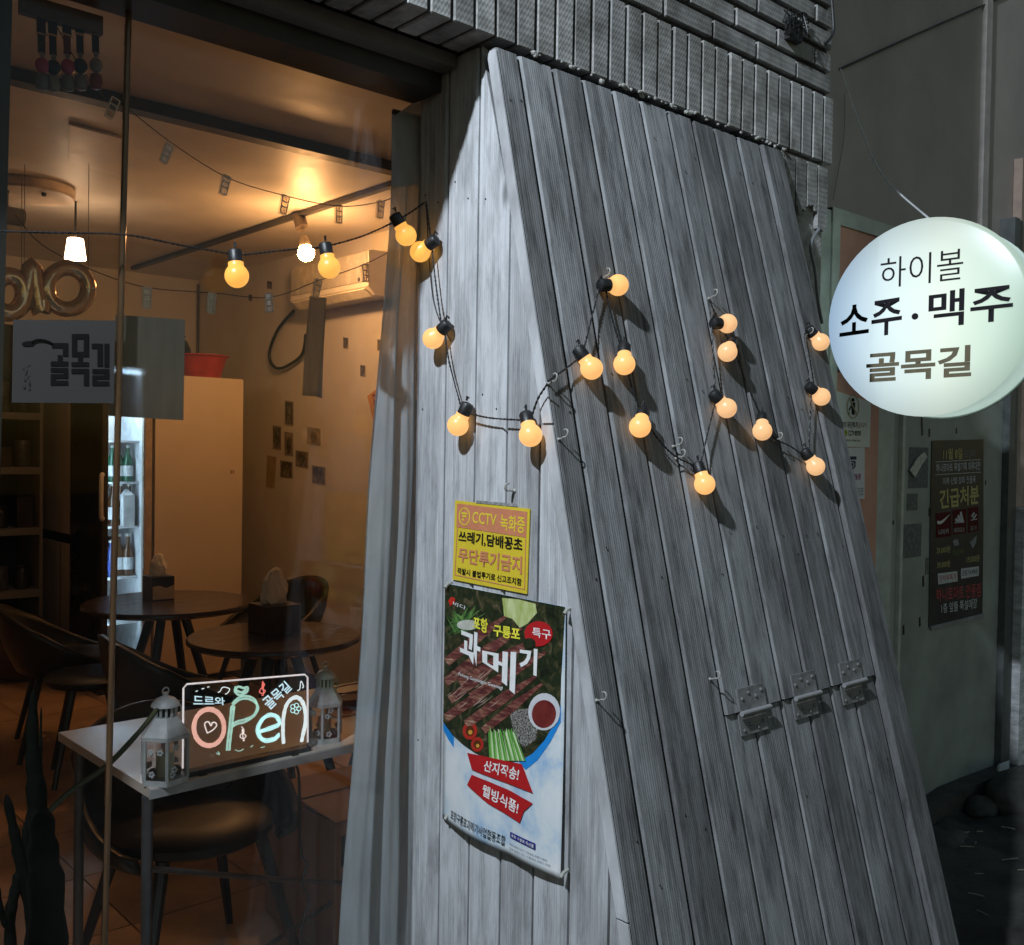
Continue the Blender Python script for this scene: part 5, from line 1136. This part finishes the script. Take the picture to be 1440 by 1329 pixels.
for pts in ([(430, 660), (450, 668), (440, 650)], [(540, 640), (565, 648), (590, 636)], [(630, 625), (645, 615)], [(690, 628), (715, 622)]): stroke(pts, 5, MI, 'smudge')
cbp = [oz(875, 672)+V((0, .0, 0)), ony(420, 1090, 2.16), ony(421, 1160, 2.15), ony(425, 1205, 2.17), ony(432, 1215, 2.18), ony(425, 1240, 2.18), ony(434, 1268, 2.2), ony(424, 1310, 2.2), V((1.26, 2.2, .01))]
MB().tube(spline(cbp, 5), .0035, 6).build('power_cord', BLACKP, ob, smooth=True)
# things on the right of the window table
nb = thing('wire_basket', 'small dark wire basket at the right end of the window table', 'basket', (1.55, 2.4, .745)); q = onz(506, 985, .76)
m_ = MB()
for zz in (.752, .775, .798): m_.tube([V((q.x+.07*math.cos(w)*1.4, q.y+.05*math.sin(w), zz)) for w in [k*math.pi/8 for k in range(17)]], .0022, 5)
m_.build('wire_rim', BLACKM, nb); MB().box((q.x-.08, q.y-.035, .7455), (q.x+.08, q.y+.035, .775)).build('basket_liner', pm('brown liner', (.09, .05, .03), .7), nb)
nk = thing('napkin_stack', 'flat tan card lying on the window table beside the right lantern', 'card', onz(490, 1000, .745)); q = onz(492, 1002, .746); MB().prism([q+V((-.06, -.03, 0)), q+V((.12, -.03, 0)), q+V((.12, .03, 0)), q+V((-.06, .03, 0))], (0, 0, .004)).build('card_sheet', pm('tan card', (.52, .36, .2), .6), nk)
# cardboard box
q = onz(472, 1150, .42); bxx = thing('cardboard_box', 'brown cardboard box with printed blocks on floor behind the curtain', 'box', (q.x+.18, q.y+.2, 0)); KR = pm('brown cardboard', (.34, .20, .11), .75, scale=6, var=.12)
MB().box((q.x, q.y, 0), (q.x+.36, q.y+.42, .40)).build('box_body', KR, bxx); MB().prism([(q.x, q.y, .402), (q.x+.36, q.y, .402), (q.x+.36, q.y+.2, .412), (q.x, q.y+.2, .412)], (0, 0, .004)).prism([(q.x, q.y+.215, .412), (q.x+.36, q.y+.215, .412), (q.x+.36, q.y+.42, .402), (q.x, q.y+.42, .402)], (0, 0, .004)).build('flap', KR, bxx)
for z0, z1 in ((.27, .36), (.06, .15)): MB().box((q.x+.02, q.y-.0012, z0), (q.x+.10, q.y-.0002, z1)).box((q.x+.115, q.y-.0012, z0), (q.x+.17, q.y-.0002, z1-.02)).build('printed_block', ink((.03, .025, .02)), bxx)
# curtain
CURT = sheer('sheer grey curtain', (.58, .66, .70), .22, .10)
cu = thing('curtain', 'sheer pale grey curtain gathered at the right edge of the window', 'curtain', (1.2, 1.75, 0))
CT = [ony(*p, 1.74) for p in ((556, 130), (553, 300), (546, 420), (538, 560), (527, 750), (514, 950), (502, 1150), (491, 1329), (482, 1600))]
def curl(z):
    for a_, b_ in zip(CT[:-1], CT[1:]):
        if z >= b_.z: t = (a_.z-z)/(a_.z-b_.z); return a_.x+(b_.x-a_.x)*max(0, t)
    return CT[-1].x
def cur(u, v):
    z = 2.205-2.195*v; pinch = 1-.35*math.exp(-((v-.02)/.05)**2)
    xl = curl(z); xr = 1.335
    x = xl+(xr-xl)*u
    amp = .017*(.5+.7*v); w = math.sin(u*19+.6*math.sin(v*3.2)+v*1.1)+.4*math.sin(u*37+v*2.3)
    return V((x+.004*math.sin(v*14+u*5), 1.752+amp*w*pinch+.006*noise.noise(V((u*4, v*7, 1))), z))
MB().grid(cur, 60, 44).build('cloth', CURT, cu, smooth=True)
fold = MB()                                    # loose corner flopped over the rod
def flop(u, v): p = ony(551+44*u, 165+95*v-30*u*(1-v), 1.735); return V((p.x+.012*v*math.sin(u*3), p.y+.012*math.sin(u*7)*v, p.z))
fold.grid(flop, 14, 10).build('folded_top', CURT, cu, smooth=True)
MB().tube([V((1.215, 1.742, 2.205)), V((1.335, 1.742, 2.205))], .006, 8).build('rod', BLACKM, cu)
# photo-clip strings inside the glass
CLIP = glassmat('clear clip plastic', (.9, .88, .84), 2.5, .12)
CLIPH = pm('clip plastic glint', (.75, .68, .58), .12, spec=1.0, var=.2)
def clip_string(name, label, Y, wire, clips):
    t = thing(name, label, 'clip string', ony(*wire[len(wire)//2], Y)); MB().tube(spline([ony(*p, Y) for p in wire], 5), .0011, 5).build('wire', pm('brown wire', (.10, .07, .05), .5), t)
    for px, py, an in clips:
        c = ony(px, py, Y); a_ = math.radians(an); dn = V((math.sin(a_)*.9, 0, -math.cos(a_))); sd = V((math.cos(a_), 0, math.sin(a_)))
        R3 = lambda u, v, w: c+sd*u+dn*v+V((0, w, 0))
        cl = MB()
        for w in (-.0045, .003): cl.prism([R3(-.008, 0, w), R3(.008, 0, w), R3(.007, .04, w), R3(-.007, .04, w)], (0, .0025, 0))
        o = cl.build('clip', CLIP, t)
        e = MB()
        for q_ in ([R3(-.008, 0, -.005), R3(-.007, .04, -.005)], [R3(.008, 0, -.005), R3(.007, .04, -.005)], [R3(-.008, 0, -.005), R3(.008, 0, -.005)], [R3(-.007, .04, -.005), R3(.007, .04, -.005)], [R3(-.008, .014, -.006), R3(.008, .014, -.006)], [R3(-.008, .026, -.006), R3(.008, .026, -.006)]): e.tube(q_, .0013, 5)
        e.build('clip_rim', CLIPH, o)
    return t
clip_string('clip_string', 'wire with clear photo clips sagging under the ceiling, upper of two', 1.95, [(70, 20), (110, 90), (150, 140), (175, 150), (240, 200), (320, 250), (400, 275), (475, 290), (530, 285), (560, 275)],
            [(162, 140, -22), (238, 204, -22), (318, 248, -14), (401, 276, -12), (475, 289, 2), (535, 283, -6)])
clip_string('clip_string', 'wire with clear photo clips hanging near the cabinet top, lower of two', 1.95, [(20, 300), (60, 345), (130, 380), (205, 404), (300, 412), (380, 418), (447, 395), (512, 372), (555, 350)],
            [(206, 405, 0), (297, 413, -4), (376, 413, 8), (447, 394, -14), (512, 372, 6)])
tw_ = thing('hanging_cloth', 'narrow grey cloth strip hanging from a clip in front of the photos', 'cloth', ony(445, 555, 1.97))
def clo(u, v): p = ony(436+22*u-6*v+(3*u-1)*v*2, 416+140*v+4*u, 1.97); return V((p.x, p.y+.010*math.sin(u*6+v*2), p.z))
MB().grid(clo, 8, 16).build('cloth', sheer('grey cloth strip', (.66, .62, .56), .8, .2), tw_, smooth=True, thick=.0015)
# key rings hanging from the window head
kr_col = [((.42, .04, .14), (.14, .15, .16)), ((.012, .012, .014), (.22, .21, .20)), ((.42, .04, .14), (.14, .14, .13)), ((.012, .012, .014), (.16, .16, .17)), ((.26, .26, .26), (.20, .03, .02))]
kn_ = ['pink and grey charm leftmost', 'black charm second from left', 'pink and grey charm third from left', 'black charm fourth from left', 'grey and red charm rightmost']
YK = 1.93
for k, (px, y0_, col2) in enumerate(((58, 24, 0), (74, 24, 1), (94, 24, 2), (112, 24, 3), (134, 24, 4))):
    top_ = ony(px, y0_, YK); t = thing('key_ring', kn_[k]+' on a key strap under the window head', 'key ring', ony(px, 125, YK), group='key straps hanging under the window head')
    j = 3*k % 4
    z = lambda py: ony(px+(py-24)*.02, py, YK)
    def strap(p0, p1, w): s = V((w, 0, 0)); return MB().prism([p0-s, p0+s, p1+s, p1-s], (0, .004, 0))
    strap(z(24+j*.5), z(46+j*.5), .0075).build('strap_loop', BLACKP, t); strap(z(49+j*.5), z(74+j), .006).build('strap', pm('red strap' if k == 2 else 'dark strap', (.14, .02, .012) if k == 2 else (.02, .018, .017), .5), t)
    strap(z(46+j*.5), z(49+j*.5), .0088).build('buckle', pm('brass buckle', (.6, .5, .35), .3, metal=.7), t)
    MB().lathe([(.0035, -.0012), (.005, 0), (.0035, .0012)], z(77+j), (0, 1, 0), 12).build('split_ring', STEEL, t)
    ca_, cb2 = kr_col[k]; p = z(92+j)
    hd = MB().sphere(p, .0125, 14, 10, (1, .8, 1.15)).build('charm', pm('charm tone %d' % (k % 5), ca_, .4), t, smooth=True)
    MB().lathe([(.004, .012), (.010, .008), (.012, -.006), (.010, -.016), (.005, -.018)], p-V((0, 0, .026)), (0, 0, 1), 14).build('charm_drop', pm('charm drop %d' % (k % 5), cb2, .4), t, smooth=True)
hp_ = MB().tube([V((ony(40, 22, YK).x, YK, 2.2)), V((ony(150, 22, YK).x, YK, 2.2))], .004, 6); 
kb = thing('key_rail', 'grey rail behind the glass from which the key straps hang', 'rail', ony(95, 15, YK)); a, b = ony(28, 14, YK), ony(144, 22, YK)
MB().box((a.x, YK-.004, min(a.z, b.z)-.004), (b.x, YK+.012, 2.30)).build('rail_plate', pm('grey felt rail', (.13, .13, .12), .8), kb)
# sheets on the glass
wz = lambda x, y: ony(*zp(x, y, 3.69, 0, 280), YG-.006)
ls = thing('logo_sheet', 'grey paper sheet with black block logo stuck on the left window pane', 'sign', wz(330, 1058))
MB().prism([wz(70, 626), wz(598, 630), wz(590, 1060), wz(62, 1056)], (0, .0012, 0)).build('sheet', pm('grey translucent paper', (.045, .040, .038), .75, scale=4, var=.08, bump=.04), ls)
lg = MB(); bx_ = lambda x0, y0_, x1_, y1_: lg.prism([wz(x0, y0_)+ND*.0006, wz(x1_, y0_)+ND*.0006, wz(x1_, y1_)+ND*.0006, wz(x0, y1_)+ND*.0006], ND*.0002)
for r_ in ((268, 747, 352, 772), (325, 772.2, 352, 815), (298, 810, 322, 841.8), (262, 842, 352, 866), (262, 876, 352, 898), (328, 898.2, 352, 907.8), (262, 908, 352, 930), (262, 930.2, 286, 941.8), (262, 942, 352, 965),
           (372, 700, 460, 726), (372, 726.2, 398, 791.8), (434, 726.2, 460, 791.8), (372, 792, 460, 818), (404, 818.2, 428, 845.8), (370, 846, 460, 868), (370, 880, 460, 905), (434, 905.2, 460, 968),
           (475, 750, 532, 775), (505, 775.2, 532, 868), (540, 750, 565, 872), (478, 882, 565, 905), (540, 905.2, 565, 913.8), (478, 914, 565, 934), (478, 934.2, 502, 944.8), (478, 945, 565, 968)): bx_(*r_)
lg.build('logo_lettering', BLK, ls)
ar = MB(); ap = spline([wz(*p)+ND*.0008 for p in ((268, 747), (230, 732), (190, 730), (160, 742))], 5)
ar.tube(ap, .0017, 5); ar.prism([wz(*p)+ND*.0006 for p in ((112, 752), (122, 741), (150, 736), (172, 744), (176, 760), (150, 764), (118, 762))], ND*.0002); ar.build('lamp_drawing', BLK, ls)
sp_ = MB(); rs = random.Random(6)
for k in range(14):
    cx, cy_, r_ = 140+rs.uniform(-20, 18), 860+k*9.5, rs.uniform(4, 12)*(1 if k > 7 else .5); sp_.prism([wz(*p)+ND*.0006 for p in circ(cx, cy_, r_*.7, r_, n=8)], ND*.0002)
sp_.build('drawn_specks', pm('faded ink', (.04, .036, .036), .6), ls)
bs_ = thing('back_of_sheet', 'pale blank sheet behind the window seam beside the logo sheet', 'sheet', wz(780, 1140))
MB().prism([ony(*zp(x_, y_, 3.69, 0, 280), YG+.010) for x_, y_ in ((600, 600), (960, 625), (952, 1148), (560, 1125))], (0, .0012, 0)).build('sheet', sheer('pale back of sheet', (.30, .27, .22), .55, .10), bs_)
# cactus by the window
cc = thing('cactus_plant', 'dark branching cactus in a pot at the bottom left behind the glass', 'plant', (ony(55, 1329, 1.9).x, 1.9, 0)); CAC = pm('dark green cactus', (.006, .008, .005), .85, spec=.08, var=.4, scale=18, bump=.5)
def branch(pts, r0, r1, Y=1.9, nm='stem'):
    pp = spline([ony(*p, Y) for p in pts], 5); n = len(pp); b = MB(); rr = [(r0+(r1-r0)*i/(n-1))*(1+.12*math.sin(i*2.1)) for i in range(n)]; rr[-1] *= .4; b.tube(pp, rr, 9); b.build(nm, CAC, cc, smooth=True)
branch([(58, 1500), (60, 1329), (55, 1200), (52, 1120), (46, 1050), (47, 972)], .034, .006)
branch([(62, 1500), (66, 1280), (60, 1190), (58, 1140)], .040, .018, 1.88)
branch([(50, 1300), (30, 1215), (20, 1170), (9, 1118)], .014, .006); branch([(40, 1210), (36, 1180), (38, 1154)], .009, .005); branch([(62, 1330), (78, 1280), (84, 1228)], .016, .008); branch([(20, 1420), (14, 1300), (22, 1250), (28, 1225)], .010, .009); branch([(-6, 1250), (3, 1290), (14, 1310)], .007, .004, 1.86); branch([(58, 1180), (57, 1080), (58, 995)], .004, .002, 1.95)
LEAF = pm('green leaf stalk', (.05, .055, .02), .5, var=.3)
MB().tube(spline([ony(*p, 1.90) for p in ((64, 1146), (100, 1112), (150, 1077), (195, 1030), (222, 996))], 6), [.0055]*18+[.005]*6+[.002], 8).build('leaf_stalk', LEAF, cc, smooth=True)
px_ = ony(58, 1329, 1.9).x; MB().lathe([(.10, 0), (.12, .2), (.135, .3), (.14, .3), (.14, .33), (.115, .33), (.11, .29)], (px_, 1.93, 0), (0, 0, 1), 24).build('pot', pm('brown pot', (.09, .05, .035), .6), cc, smooth=True)
# grey plug board under the cabinet side: router cable drop seen as seam reflection is glass only
# added fixture for the assumed lamp over the shop window that lights the planks from the upper left, out of the picture
sl_ = thing('assumed_wall_light', 'assumed grey wall flood light on an added bracket over the left end of the shop window', 'assumed wall light', (LAMP.x, 1.45, LAMP.z))
MB().tube([V((LAMP.x, 1.455, LAMP.z+.12)), V((LAMP.x, LAMP.y, LAMP.z+.12))], .018, 10).build('bracket', STEEL, sl_)  # bracket and head are assumed along with the lamp
MB().box((LAMP.x-.14, LAMP.y-.07, LAMP.z+.045), (LAMP.x+.14, LAMP.y+.07, LAMP.z+.10)).build('assumed_lamp_head', STEEL, sl_)
